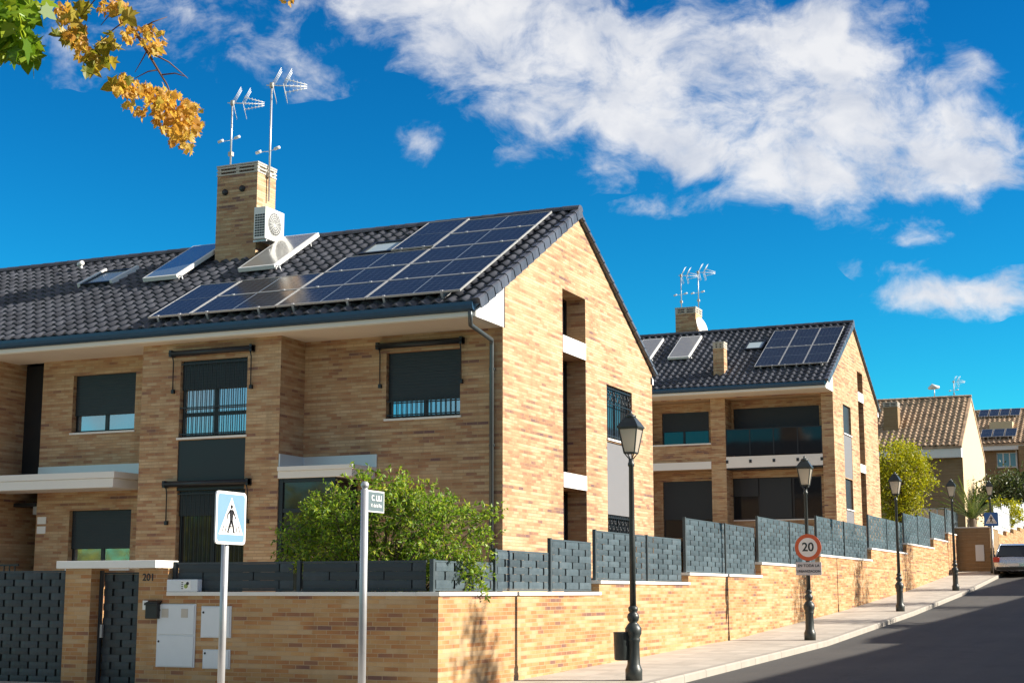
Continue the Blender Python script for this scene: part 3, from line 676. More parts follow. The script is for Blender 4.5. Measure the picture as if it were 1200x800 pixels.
MB().prism([(XG-.002, E2b-.06, 9.232), (XG-.002, Y2B-.01, 9.232), (XG-.002, Y2B-.01, rz2(Y2B, .165)), (XG-.002, E2b-.06, rz2(E2b-.06, .165))], (.022,0,0)).build('gable_return', M['white'], e2)
gutter(h2, X2L, XG+.02, E2-.02, ZE2-.01)
for (a, b, c, d, dp) in n2: window(h2, G2, a+.003, b-.003, c+.003, d-.003, d=.5, blind=0, mull=(.35,), glassm='glass_dark', sill=False)
for z0, z1 in ((9.465,9.855),(6.495,6.835)): MB(tfm(G2)).box(63.003, 64.147, -.012, .44, z0, z1).build('lintel', M['white'], h2)
window(h2, G2, 59.803, 61.357, 7.823, 8.977, d=.12, blind=.98, sill=True); window(h2, G2, 59.803, 61.277, 4.823, 6.027, d=.12, blind=.98, sill=True)
MB(tfm(G2)).box(59.803, 61.357, .01, .05, 6.063, 7.757).build('cladding_panel', M['panelgrey'], h2); MB(tfm(G2)).box(59.803, 61.297, .01, .05, 2.8, 4.777).build('cladding_panel', M['panelgrey'], h2)
window(h2, b2, -19.24, -17.25, 7.42, 8.82, d=.08, blind=.55, mull=(.46,), glassm='glass', sill=False)
MB().box(L0+.01, L1-.002, Y2+.02, Y2+.20, 7.385, 7.44).build('parapet_coping', M['white'], h2)
MB().box(L0+.01, L1-.004, Y2-.03, Y2+D2-.002, 6.405, 6.70).build('balcony_slab', M['white'], h2)
window(h2, b2, -19.24, -17.1, 3.2, 6.02, d=.08, blind=.55, mull=(.5,), glassm='glass_dark', sill=False)
window(h2, b2, -16.22, -12.75, 6.95, 8.86, d=.08, blind=.5, mull=(.36,.72), glassm='glass_dark', sill=False)
wl = window(h2, b2, -16.33, -12.75, 4.42, 6.07, d=.08, blind=0, mull=(.30,.68), glassm='glass_dark', sill=True)
MB(tfm(b2)).box(-15.22, -13.95, .02, .05, 4.45, 6.05).build('sliding_shutter', M['blind'], wl)
MB(tfm(b2)).box(-16.28, -15.28, .03, .05, 5.35, 6.05).build('roller_blind', M['blind'], wl)
s2 = MB().box(P1+.003, Q0-.003, Y2+.01, Y2+D2-.002, 6.42, 6.86).build('balcony_slab', M['white'], h2)
MB().box(P1+.003, Q0-.003, Y2+.06, Y2+D2-.002, 6.36, 6.418).build('slab_underside', M['anth'], s2)
bal = MB()
for k in range(5): x = P1+.02+(Q0-P1-.04)*k/4; bal.box(x-.02, x+.02, Y2+.03, Y2+.06, 6.70, 7.92)
bal.box(P1+.01, Q0-.01, Y2+.025, Y2+.065, 7.92, 7.95)
for k in range(5): x = P1+.04+(Q0-P1-.08)*k/4; bal.box(x-.05, x+.05, Y2-.012, Y2+.008, 6.60, 6.72)
bal = bal.build('balcony_railing', M['anth'], h2)
MB().box(P1+.01, Q0-.01, Y2+.04, Y2+.05, 6.90, 7.92).build('glass_panel', M['glass_dark'], bal)
RM2 = roofM(E2, ZE2)
G2N = 'solar panels on the second roof'
for r_ in range(2):
    for c_ in range(3):
        x0 = -15.02+c_*.972; y0 = 57.85+r_*1.76
        solar_panel(h2, RM2, x0, x0+.96, y0, y0+1.74, landscape=False)
skylight(r2, RM2, -15.95, -15.18, 59.8, 60.6)
collector(h2, RM2, -19.05, -18.12, 59.25, 61.25, .2, .26, 'collector')
collector(h2, RM2, -20.75, -19.82, 59.25, 61.25, .2, .26, 'collector')
chimney(r2, -16.62, -16.18, 57.55, 58.0, 9.9, 11.42, cap=.26)
chimney(r2, -19.75, -18.83, 62.6, 63.55, 11.6, 13.92, cap=.28)
GA2 = 'television antennas on the far chimney'
antenna('left of the two small antennas on the second house chimney', -19.62, 63.1, 13.92, 1.6, 1.0, GA2)
antenna('right of the two small antennas on the second house chimney', -18.86, 63.2, 13.92, 1.7, 1.0, GA2)
sd_ = thing('satellite_dish', 'white satellite dish seen edge-on beside the second house chimney', 'satellite dish', (-18.5, 62.7, 12.9))
mb = MB(); vs = []; c = PD(825, 384, 63.5/fw.y*.86); c = Vector((-18.55, 62.62, 13.02)); nn = Vector((.9,-.25,.3)).normalized(); a1 = nn.cross(Vector((0,0,1))).normalized(); a2 = a1.cross(nn)
n = 20; rings = [(0,-.10),(.2,-.07),(.38,-.0),(.40,.0),(.38,-.02),(.2,-.09),(0,-.12)]
for rr, hh in rings:
    for k in range(n): an = 2*math.pi*k/n; vs.append(c+a1*(rr*math.cos(an))+a2*(rr*1.1*math.sin(an))+nn*hh)
mb.add(vs, [(i*n+k, i*n+(k+1) % n, (i+1)*n+(k+1) % n, (i+1)*n+k) for i in range(6) for k in range(n)], True); mb.build('dish', M['plastic_white'], sd_)
MB().tube([c-nn*.1, c-nn*.25-Vector((0,0,.1)), (-18.83, 62.9, 12.75)], .025, 6).build('arm', M['alu'], sd_)

# ------------------------------------------------------------------ HOUSE 3
h3 = thing('brick_house', 'third house beyond with striped tan tiled roof and pale sunlit gable', 'house', (-18, 100, 4))
A = PX(1137, 465, XG); YR3, ZR3 = 101.4, 14.15
E3, ZE3 = 95.2, 10.45; B3 = 2*YR3-E3
sl3 = (ZR3-ZE3)/(YR3-E3)
mb = MB(); X3L = -31
def rz3(y, off): return (ZE3+sl3*(y-E3) if y < YR3 else ZE3+sl3*(B3-y))-off
fr3 = FX(XG)
gab = MB(); wall_face(gab, fr3, 95.8, B3-.4, lambda y: rz3(y, .12), 0, [(99.2,99.35,6.2,8.6,.1)], brk=[YR3])
o3 = gab.build('gable_wall', M['render_far'], h3)
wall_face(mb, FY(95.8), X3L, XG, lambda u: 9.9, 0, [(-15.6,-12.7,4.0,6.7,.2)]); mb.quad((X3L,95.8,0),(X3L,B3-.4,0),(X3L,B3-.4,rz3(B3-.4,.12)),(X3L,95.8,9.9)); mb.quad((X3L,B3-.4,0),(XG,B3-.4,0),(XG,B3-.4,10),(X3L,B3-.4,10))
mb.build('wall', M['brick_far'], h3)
r3 = gable_roof(h3, X3L, XG+.08, E3, ZE3, YR3, ZR3, B3, ZE3, M['tile_tan'], tw=.36, gx=False, rows=.42)
MB().box(X3L, XG-.003, E3+.1, 95.79, 9.72, ZE3-.12).build('fascia', M['white'], h3)
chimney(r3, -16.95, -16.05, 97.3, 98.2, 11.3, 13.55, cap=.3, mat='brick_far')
wd = MB()
for k in range(7): x = -15.58+k*.475; wd.box(x-.03, x+.03, 95.86, 95.92, 4.0, 6.7)
wd.box(-15.6, -12.7, 95.86, 95.92, 6.62, 6.7); wd.box(-15.6, -12.7, 95.86, 95.92, 5.9, 5.98); wd.build('glazed_door', M['white'], h3); 
MB().box(-15.6, -12.7, 95.94, 95.96, 4.0, 6.7).build('pane', M['glass_blue'], h3.children[-1])
# conservatory-like white frame to the right of the gable
antenna('small antenna on the ridge of the tan roofed house', PY(1118, 460, YR3).x, YR3, ZR3, 1.1, 1.0, 'antennas on the tan roof')
th = thing('satellite_dish', 'small white dish on a pole on the tan roof ridge', 'satellite dish', (PY(1095,460,YR3).x, YR3, ZR3))
x = PY(1095,460,YR3).x; MB().tube([(x,YR3,ZR3),(x,YR3,ZR3+.7)], .03, 6).build('mast', M['alu'], th)
MB().tube([(x-.35,YR3-.1,ZR3+.66),(x-.1,YR3-.18,ZR3+.76),(x+.35,YR3-.1,ZR3+.70)], [.08,.2,.08], 10).build('dish', M['plastic_white'], th)

# ------------------------------------------------------------------ HOUSE 4
h4 = thing('brick_house', 'farthest brick house with blue window, dormer and two short rows of solar panels', 'house', (-14, 120, 5))
Y4 = 117.0; X4L, X4R = PY(1120,540,Y4).x, PY(1196,540,Y4).x
zE4 = PY(1170,519,Y4-.6).z; yR4 = Y4+6.5; zR4 = PY(1170,481,yR4).z
win4 = (PY(1168,538,Y4).x, PY(1191,538,Y4).x, PY(1180,547,Y4).z, PY(1180,530,Y4).z)
mb = MB(); wall_face(mb, FY(Y4), X4L, X4R, lambda u: zE4-.25, 0, [win4])
for x in (X4L, X4R): mb.add([(x,Y4,0),(x,Y4+13,0),(x,Y4+13,zE4-.2),(x,yR4,zR4-.15),(x,Y4,zE4-.2)], [(0,1,2,3,4)])
mb.quad((X4L,Y4+13,0),(X4R,Y4+13,0),(X4R,Y4+13,zE4-.2),(X4L,Y4+13,zE4-.2))
# neighbouring bay to the right, stepped forward
mb.box(X4R+.002, X4R+6, Y4-1.2, Y4+12, 0, zE4-.3)
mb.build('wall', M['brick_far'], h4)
r4 = gable_roof(h4, X4L-.2, X4R+6.3, Y4-.6, zE4, yR4, zR4, 2*yR4-Y4+.6, zE4, M['tile_tan'], tw=.36, gx=False, rows=.42)
M['blue_pane'] = plain('blue_blind', (.12,.38,.52), .3, var=.05)
w4 = window(h4, FY(Y4), *win4, d=.06, blind=0, mull=(.33,.66), glassm='blue_pane', sill=True); w4.data.materials[0] = M['white']
MB().box(X4L, X4R+6.1, Y4-.5, Y4-.01, zE4-.5, zE4-.1).build('fascia', M['white'], h4)
MB().tube([(X4R-.25,Y4-.08,zE4-.5),(X4R-.25,Y4-.08,4)], .06, 8).build('downpipe', M['white'], h4)
def T4(p):
    s4 = Vector((0, yR4-Y4+.6, zR4-zE4)).normalized(); n4 = Vector((0, -s4.z, s4.y)); return Vector((p[0], Y4-.6, zE4))+s4*((p[1]-(Y4-.6))/s4.y)+n4*p[2]
xa, xb = PY(1160,502,Y4+2.5).x, PY(1187,502,Y4+2.5).x; zd = PY(1170,509,Y4+2.0).z
MB().box(xa, xb, Y4+2.2, Y4+4.5, zd-.8, zd+1.0).build('dormer', M['render_far'], h4)
for k in range(4):
    a = PY(1147+k*12.4, 489, Y4+5).x; b = PY(1158+k*12.4, 489, Y4+5).x
    solar_panel(h4, T4, a, b, Y4+4.75, Y4+6.3, h=.2, landscape=False)
for k in range(3):
    a = PY(1150+k*14.2, 513, Y4+.6).x; b = PY(1163+k*14.2, 513, Y4+.6).x
    solar_panel(h4, T4, a, b, Y4+.0, Y4+1.6, h=.3, landscape=False)

# ------------------------------------------------------------------ boundary wall, coping, fence
SEC = [(YW,25.42,1.60),(25.42,30.75,1.80),(30.75,36.75,2.00),(36.75,43.4,2.32),(43.4,51.3,2.66),(51.3,58.45,3.05),(58.45,65.3,3.42),(65.3,69.7,3.82),(69.7,74.2,4.21)]
bw = thing('boundary_wall', 'low stepped brick wall with white coping running from the corner up the street', 'wall', (XW, YW, 0))
mb = MB(); cp = []
TH_ = .30
for i, (a, b, z) in enumerate(SEC):
    z = z-.06; lo = gz(a)-.5
    mb.quad((XW,a,lo),(XW,b,lo),(XW,b,z),(XW,a,z)); mb.quad((XW-TH_,a,lo),(XW-TH_,b,lo),(XW-TH_,b,z),(XW-TH_,a,z)); mb.quad((XW,a,z),(XW,b,z),(XW-TH_,b,z),(XW-TH_,a,z))
    if i == 0: continue
    zp = SEC[i-1][2]-.06
    mb.quad((XW,a,zp),(XW-TH_,a,zp),(XW-TH_,a,z),(XW,a,z))
xg1 = -14.10   # gate pier's right edge
mb.quad((xg1,YW,-.4),(XW-.0,YW,-.4),(XW-.0,YW,1.54),(xg1,YW,1.54)); mb.quad((xg1,YW,1.54),(XW-TH_,YW,1.54),(XW-TH_,YW+.3,1.54),(xg1,YW+.3,1.54)); mb.quad((xg1,YW+.3,-.4),(XW-TH_,YW+.3,-.4),(XW-TH_,YW+.3,1.54),(xg1,YW+.3,1.54))
mb.quad((XW,74.2,2),(XW-TH_,74.2,2),(XW-TH_,74.2,4.15),(XW,74.2,4.15))
mb.build('wall', M['brick_wall'], bw)
for i, (a, b, z) in enumerate(SEC):
    e = .035; c = MB().box(XW-TH_-e, XW+e, (a-e if i == 0 else a+.003), b+.03, z-.058, z)
    if i == 0: c.box(xg1+.003, XW-TH_-e-.002, YW-e, YW+.3+e, z-.058, z)
    c.build('coping', M['coping'], bw, bevel=.006)
def weave(mb, frame, u0, u1, z0, z1, w=.62, row=.107, gap=.03, bul=.012, dz=.002):
    n = max(1, round((z1-z0)/row)); row = (z1-z0)/n
    for i in range(n):
        a = u0-(w/2 if i % 2 else 0); za, zb = z0+i*row+dz/2, z0+(i+1)*row-dz/2
        while a < u1-.01:
            p, q = max(a+gap/2, u0), min(a+w-gap/2, u1); a += w
            if q-p < .02: continue
            j_ = random.uniform(-.004,.004); us = [p, p+(q-p)*.25, p+(q-p)*.5, p+(q-p)*.75, q]; ds = [random.uniform(-.003,.003), -bul*.8+j_, -bul+j_, -bul*.8+j_, random.uniform(-.003,.003)]
            vs = []
            for u, d in zip(us, ds): vs += [frame(u,d,za), frame(u,d-.003,(za+zb)/2), frame(u,d,zb)]
            for u, d in zip(us, ds): vs += [frame(u,d+.004,za), frame(u,d+.004,zb)]
            fs = []
            for k in range(4):
                fs += [(3*k,3*k+3,3*k+4,3*k+1),(3*k+1,3*k+4,3*k+5,3*k+2),(15+2*k,15+2*k+1,15+2*k+3,15+2*k+2)]
                fs += [(3*k,15+2*k,15+2*k+2,3*k+3),(3*k+2,3*k+5,15+2*k+3,15+2*k+1)]
            fs += [(0,1,2,16,15),(12,23,24,14,13)]
            n0 = len(mb.v); mb.v += [tuple(v) for v in vs]; mb.f += [tuple(j+n0 for j in f) for f in fs]; mb.sm += [False]*len(fs)
def weave_panel(parent, frame, u0, u1, z0, z1, mat='fence', w=.62, row=.107, gap=.055, post=True, mesh_name='woven_panel'):
    mb = MB(); weave(mb, frame, u0+.03, u1-.03, z0+.03, z1-.03, w, row, gap)
    fb = MB(tfm(frame)); fb.box(u0+.03, u1-.03, -.004, .03, z0, z0+.028); fb.box(u0+.03, u1-.03, -.004, .03, z1-.028, z1)
    n1f = len(mb.f)+len(fb.f); k = u0+.03
    while k < u1: fb.box(max(u0+.02, k-.10), min(u1-.02, k+.10), .030, .034, z0+.03, z1-.03); k += w/2
    mb.v += fb.v; n0 = len(mb.v)-len(fb.v); mb.f += [tuple(i+n0 for i in f) for f in fb.f]; mb.sm += fb.sm
    o = mb.build(mesh_name, M[mat], parent); o.data.materials.append(M['strap'])
    for q in o.data.polygons[n1f:]: q.material_index = 1
    return o
XF = XW-.12
fence = thing('metal_fence', 'blue-grey woven metal fence stepping uphill on the long street wall', 'fence', (XF, YW, 1.6))
FP = [(19.12,21.18,1.6,2.04),(21.22,23.40,1.6,2.24),(23.44,25.40,1.6,2.47),(25.55,28.40,1.8,2.69),(28.44,30.70,1.8,2.69),(30.95,34.0,2.0,3.15),(34.04,36.70,2.0,3.15),(36.98,40.3,2.32,3.45),(40.34,43.36,2.32,3.45),
      (43.62,47.5,2.66,3.76),(47.54,51.26,2.66,3.76),(51.55,55.0,3.05,4.16),(55.04,58.4,3.05,4.16),(58.68,62.0,3.42,4.55),(62.04,65.26,3.42,4.62),(65.5,69.66,3.82,4.92),(69.95,74.1,4.21,5.27)]
ff = FX(XF)
for (a, b, z0, z1) in FP:
    weave_panel(fence, ff, a+.03, b-.03, z0+.015, z1)
    MB(tfm(ff)).box(a-.035, a+.028, -.02, .04, z0+.001, z1+.015).build('post', M['fence_dark'], fence)
    
ffr = thing('metal_fence', 'short dark woven fence in shade on the front wall behind the street sign', 'fence', (-12, YW+.1, 1.6))
fr = FY(YW+.12)
for (a, b) in ((-14.06,-11.90),(-11.86,-9.72)):
    weave_panel(ffr, fr, a+.03, b-.03, 1.615, 2.04, 'gate', w=.9, row=.135, gap=.02)
    MB(tfm(fr)).box(a-.03, a+.028, -.02, .04, 1.601, 2.05).build('post', M['gate'], ffr)
# next property's wall beyond the planter block
pb = thing('planter_wall', 'square brown block of brick wall with a white cabinet door below the palm', 'wall', (-8.9, 73, 2.4))
zt_ = PY(1140,617,72.6).z; xl, xr = PY(1127,640,72.6).x, PY(1161,640,72.6).x
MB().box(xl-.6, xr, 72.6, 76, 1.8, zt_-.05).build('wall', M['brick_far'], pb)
MB().box(xl-.62, xr+.03, 72.57, 76.05, zt_-.048, zt_).build('coping', M['coping'], pb)
MB().box(PY(1143,640,72.6).x, PY(1153,640,72.6).x, 72.56, 72.598, PY(1148,657,72.6).z, PY(1148,638,72.6).z).build('cabinet_door', M['cabinet'], pb)
fwl = thing('boundary_wall', 'far stretch of pale stepped wall with white railings behind the parked car', 'wall', (xr, 80, 3))
mb = MB(); mr = MB(); y = 76.1; k = 0
while y < 112:
    z = gz(y)+1.6; mb.box(xr-.35, xr, y, y+3.6, gz(y)-1, z); 
    for j in range(12): mr.box(xr-.2, xr-.17, y+.05+j*.3, y+.27+j*.3, z+.05, z+1.3+.1*(j % 3 == 0))
    mr.box(xr-.165, xr-.14, y, y+3.55, z+.2, z+.26); mr.box(xr-.165, xr-.14, y, y+3.55, z+1.0, z+1.06); y += 3.62
mb.build('wall', M['brick_wall'], fwl); mr.build('railing', M['rail'], fwl)

# ------------------------------------------------------------------ gate, piers, cabinets
gp = thing('gate_porch', 'brick gate piers with a white slab roof and the house number by the small gate', 'gate porch', (-15, YW, 0))
for (a, b) in ((-16.05,-15.55),(-14.64,xg1-.003)):
    MB().box(a, b, YW, YW+.42, -.3, 1.955).build('pier', M['brick_wall'], gp)
MB().box(-16.18, -14.28, YW-.08, YW+.50, 1.958, 2.075).build('slab', M['white'], gp, bevel=.01)
text_mb('201', .15, (-14.46, YW-.004, 1.815), (1,0,0), (0,0,1), (0,-1,0), bold=True).build('house_number', M['sign_black'], gp)
gt = thing('pedestrian_gate', 'narrow dark woven metal gate between the two brick piers', 'gate', (-15.1, YW+.2, 0))
gf = FY(YW+.22)
weave_panel(gt, gf, -15.50, -14.69, .06, 1.90, 'gate', w=.37, row=.108, gap=.04)
m_ = MB(tfm(gf)); m_.box(-15.545,-15.50,-.02,.03,.03,1.93); m_.build('gate_stile', M['gate'], gt); MB(tfm(gf)).box(-14.69,-14.645,-.02,.03,.03,1.93).build('gate_stile', M['gate'], gt)
MB(tfm(gf)).box(-15.47,-15.43,-.06,-.02,.9,1.1).build('handle', M['alu'], gt)
gd = thing('driveway_gate', 'wide dark woven metal gate at the left end of the front wall', 'gate', (-17.5, YW+.1, 0))
gf = FY(YW+.10)
for a in (-20.2, -18.12): weave_panel(gd, gf, a, a+2.06, .06, 1.93, 'gate', w=.37, row=.108, gap=.04)
m_ = MB(tfm(gf)); m_.box(-20.25,-20.2,-.02,.03,.03,1.95); m_.build('gate_stile', M['gate'], gd); MB(tfm(gf)).box(-16.08,-16.055,-.02,.03,.03,1.95).build('gate_stile', M['gate'], gd)
bl = thing('boundary_wall', 'plain brick front wall to the left of the wide driveway gate', 'wall', (-26, YW, 0))
MB().box(-32, -20.27, YW, YW+.3, -.4, 1.54).build('wall', M['brick_wall'], bl); MB().box(-32, -20.25, YW-.035, YW+.335, 1.543, 1.60).build('coping', M['coping'], bl)
mbx = thing('mailbox', 'small black mailbox on the pier edge beside the gate', 'mailbox', (-14.35, YW, 1.2))
MB().box(-14.42, -14.20, YW-.11, YW-.003, 1.20, 1.45).build('box', M['black'], mbx, bevel=.01)
MB().prism([(-14.43,YW-.13,1.42),(-14.43,YW-.003,1.47),(-14.43,YW-.003,1.453),(-14.43,YW-.13,1.405)], (.24,0,0)).build('lid', M['black'], mbx)
ic = thing('intercom', 'small pale intercom plate beside the black mailbox', 'intercom', (-14.5, YW, 1.4))
MB().box(-14.53, -14.435, YW-.03, YW-.003, 1.33, 1.47).build('plate', M['plastic_white'], ic); MB().box(-14.50, -14.465, YW-.036, YW-.031, 1.40, 1.44).build('button', M['panelgrey'], ic)
def cabinet(label, x0, x1, z0, z1, split=None, meters=False, lock=True):
    t = thing('meter_cabinet', label, 'meter cabinet', ((x0+x1)/2, YW, z0), 'meter cabinets set in the front wall')
    MB().box(x0, x1, YW-.02, YW-.003, z0, z1).build('frame', M['cabinet'], t)
    zs = [z0, split, z1] if split else [z0, z1]
    for a, b in zip(zs, zs[1:]):
        d = MB().box(x0+.02, x1-.02, YW-.035, YW-.021, a+.012, b-.012).build('door', M['cabinet'], t, bevel=.004)
        if lock: MB().tube([(x0+.05,YW-.036,(a*.2+b*.8)),(x0+.05,YW-.044,(a*.2+b*.8))], .016, 10).build('lock', M['black'], d)
    if meters:
        for x in (x0+.14, x1-.20): MB().box(x-.05, x+.07, YW-.040, YW-.036, z1-.20, z1-.07).build('meter_window', M['concrete'], t)
cabinet('tall pale blue two-door meter cabinet with two small meter windows', -14.255, -13.56, .49, 1.42, split=.96, meters=True)
cabinet('square pale meter cabinet, upper of the pair behind the crossing sign post', -13.46, -12.93, .93, 1.39)
cabinet('small pale meter cabinet, lower of the pair behind the crossing sign post', -13.41, -12.93, .48, .76)
sb = thing('letter_box', 'long pale box with a green sticker lying on the front wall coping', 'box', (-13.9, YW, 1.6))
MB().box(-14.10, -13.54, YW-.03, YW+.095, 1.602, 1.785).build('box', M['cabinet'], sb, bevel=.012)
st = MB().box(-13.83, -13.66, YW-.034, YW-.031, 1.63, 1.765).build('sticker', M['sign_white'], sb)
MB().tube([(-13.745,YW-.035,1.685),(-13.745,YW-.037,1.685)], .035, 12).build('emblem', M['lichen'], st); MB().tube([(-13.715,YW-.038,1.725),(-13.715,YW-.040,1.725)], .024, 12).build('emblem', M['sign_black'], st)
mb = MB()
for k in range(4): mb.box(-13.825, -13.795, YW-.037, YW-.0345, 1.642+k*.03, 1.655+k*.03)
mb.build('lettering', M['sign_black'], st)

# ------------------------------------------------------------------ street lamps
def lamp_proto():
    t = thing('street_lamp', 'x', 'street lamp', (0,0,0), 'lantern street lamps along the pavement')
    MB().lathe([(.13,0),(.13,.16),(.115,.19),(.105,.22),(.098,.24),(.092,.56),(.105,.59),(.105,.62),(.098,.64),(.125,.70),(.128,.78),(.085,.84),(.06,.87),(.085,.90),(.095,.95),(.085,.99),(.055,1.02),(.075,1.05),(.075,1.09),(.05,1.12)], n=20).build('base', M['lamp'], t)
    MB().lathe([(.05,1.10),(.045,2.2),(.038,3.25),(.052,3.27),(.052,3.31),(.04,3.33),(.04,3.38)], n=14).build('shaft', M['lamp'], t)
    z0, z1, r0, r1 = 3.47, 3.85, .12, .21
    f = MB()
    c0 = [(r0*math.cos(R(45+90*k)), r0*math.sin(R(45+90*k)), z0) for k in range(4)]; c1 = [(r1*math.cos(R(45+90*k)), r1*math.sin(R(45+90*k)), z1) for k in range(4)]
    for k in range(4):
        f.tube([c0[k], c1[k]], .012, 5, smooth=False); f.tube([c0[k], c0[(k+1) % 4]], .013, 5, smooth=False); f.tube([c1[k], c1[(k+1) % 4]], .016, 5, smooth=False)
        f.tube([c0[k], (.035*math.cos(R(45+90*k)), .035*math.sin(R(45+90*k)), 3.38)], .01, 5)
    f.lathe([(.24,3.855),(.245,3.875),(.18,3.95),(.10,4.03)], n=4, smooth=False, rot=R(45))
    f.lathe([(.085,4.02),(.09,4.055),(.06,4.075),(.025,4.09),(.03,4.115),(.012,4.14)], n=12)
    f.build('lantern', M['lamp'], t)
    g = MB()
    for k in range(4):
        a, b, c, d = [Vector(p)*.975 for p in (c0[k], c0[(k+1) % 4], c1[(k+1) % 4], c1[k])]
        for p in (a, b): p.z = z0+.01
        for p in (c, d): p.z = z1-.01
        g.quad(a, b, c, d)
    g.build('lantern_glass', M['lantern'], t)
    return t
lp = lamp_proto()
LY = [22.3, 34.3, 46.3, 58.5, 71.0, 83.5, 96.0]
LL = ['black lantern street lamp nearest the wall corner, with a litter bin on its shaft', 'black lantern street lamp carrying the round 20 speed sign', 'black lantern street lamp just uphill of the one with the speed sign',
      'black lantern street lamp near the upper end of the stepped wall', 'black lantern street lamp beside the blue crossing sign and parked car', 'small distant lantern street lamp above the parked car at the picture edge', 'distant black lantern street lamp farthest up the street']
for i, y in enumerate(LY):
    if i == 6: break
    o = lp if i == 0 else copy_tree(lp)
    o.location = (XL+(.0 if i < 5 else .5), y, gz(y)+.002); o['label'] = LL[i]
    o.rotation_euler.z = R([0,3,-4,2,5,0][i])
y = LY[0]; z = gz(y)
lb = thing('litter_bin', 'dark cylindrical litter bin strapped to the nearest lamp post', 'litter bin', (XL-.2, y-.12, z+.6))
bx, by = XL-.17, y-.06
mb = MB(); mb.lathe([(.10,.0),(.115,.02),(.125,.40),(.13,.42),(.12,.425),(.11,.40),(.10,.05),(0.001,.04)], (bx, by, z+.30), n=18); mb.build('bin', M['lamp'], lb)
MB().tube([(bx+.06,by,z+.55),(XL,y,z+.55)], .02, 6).build('strap', M['lamp'], lb)
# flower-like collar on that lamp
# speed sign on lamp 2
y = LY[1]; z = gz(y); ys_ = y-.10
ss = thing('speed_sign', 'round 20 speed limit sign with orange ring and a white plate under it', 'traffic sign', (XL, ys_, z+2.0))
cz = PY(947, 641, ys_).z; cx = PY(947, 641, ys_).x
def disc(mb, c, r, d, n=40, r0=0):
    vs = []; x, yy, zz = c
    for dd in (0, d):
        for k in range(n): a = 2*math.pi*k/n; vs.append((x+r*math.cos(a), yy-dd, zz+r*math.sin(a)))
    mb.add(vs, [tuple(range(n)), tuple(range(n, 2*n))[::-1]]+[(k, (k+1) % n, n+(k+1) % n, n+k) for k in range(n)]); return mb
disc(MB(), (cx,ys_,cz), .30, .02).build('ring', M['sign_red'], ss); disc(MB(), (cx,ys_-.0205,cz), .215, .003).build('face', M['sign_white'], ss)
text_mb('20', .27, (cx,ys_-.026,cz), (1,0,0), (0,0,1), (0,-1,0), bold=True).build('numerals', M['sign_black'], ss)
pl = MB().box(cx-.29, cx+.29, ys_-.018, ys_, cz-.62, cz-.33).build('plate', M['plate_grey'], ss)
text_mb('EN TODA LA', .085, (cx,ys_-.022,cz-.41), (1,0,0), (0,0,1), (0,-1,0), bold=True).build('lettering', M['sign_black'], pl); text_mb('URBANIZACION', .072, (cx,ys_-.022,cz-.535), (1,0,0), (0,0,1), (0,-1,0), bold=True).build('lettering', M['sign_black'], pl)
MB().box(cx-.05, cx+.07, ys_+.001, ys_+.12, cz-.05, cz-.0).box(cx-.05, cx+.07, ys_+.001, ys_+.12, cz-.5, cz-.45).build('clamp', M['alu'], ss)

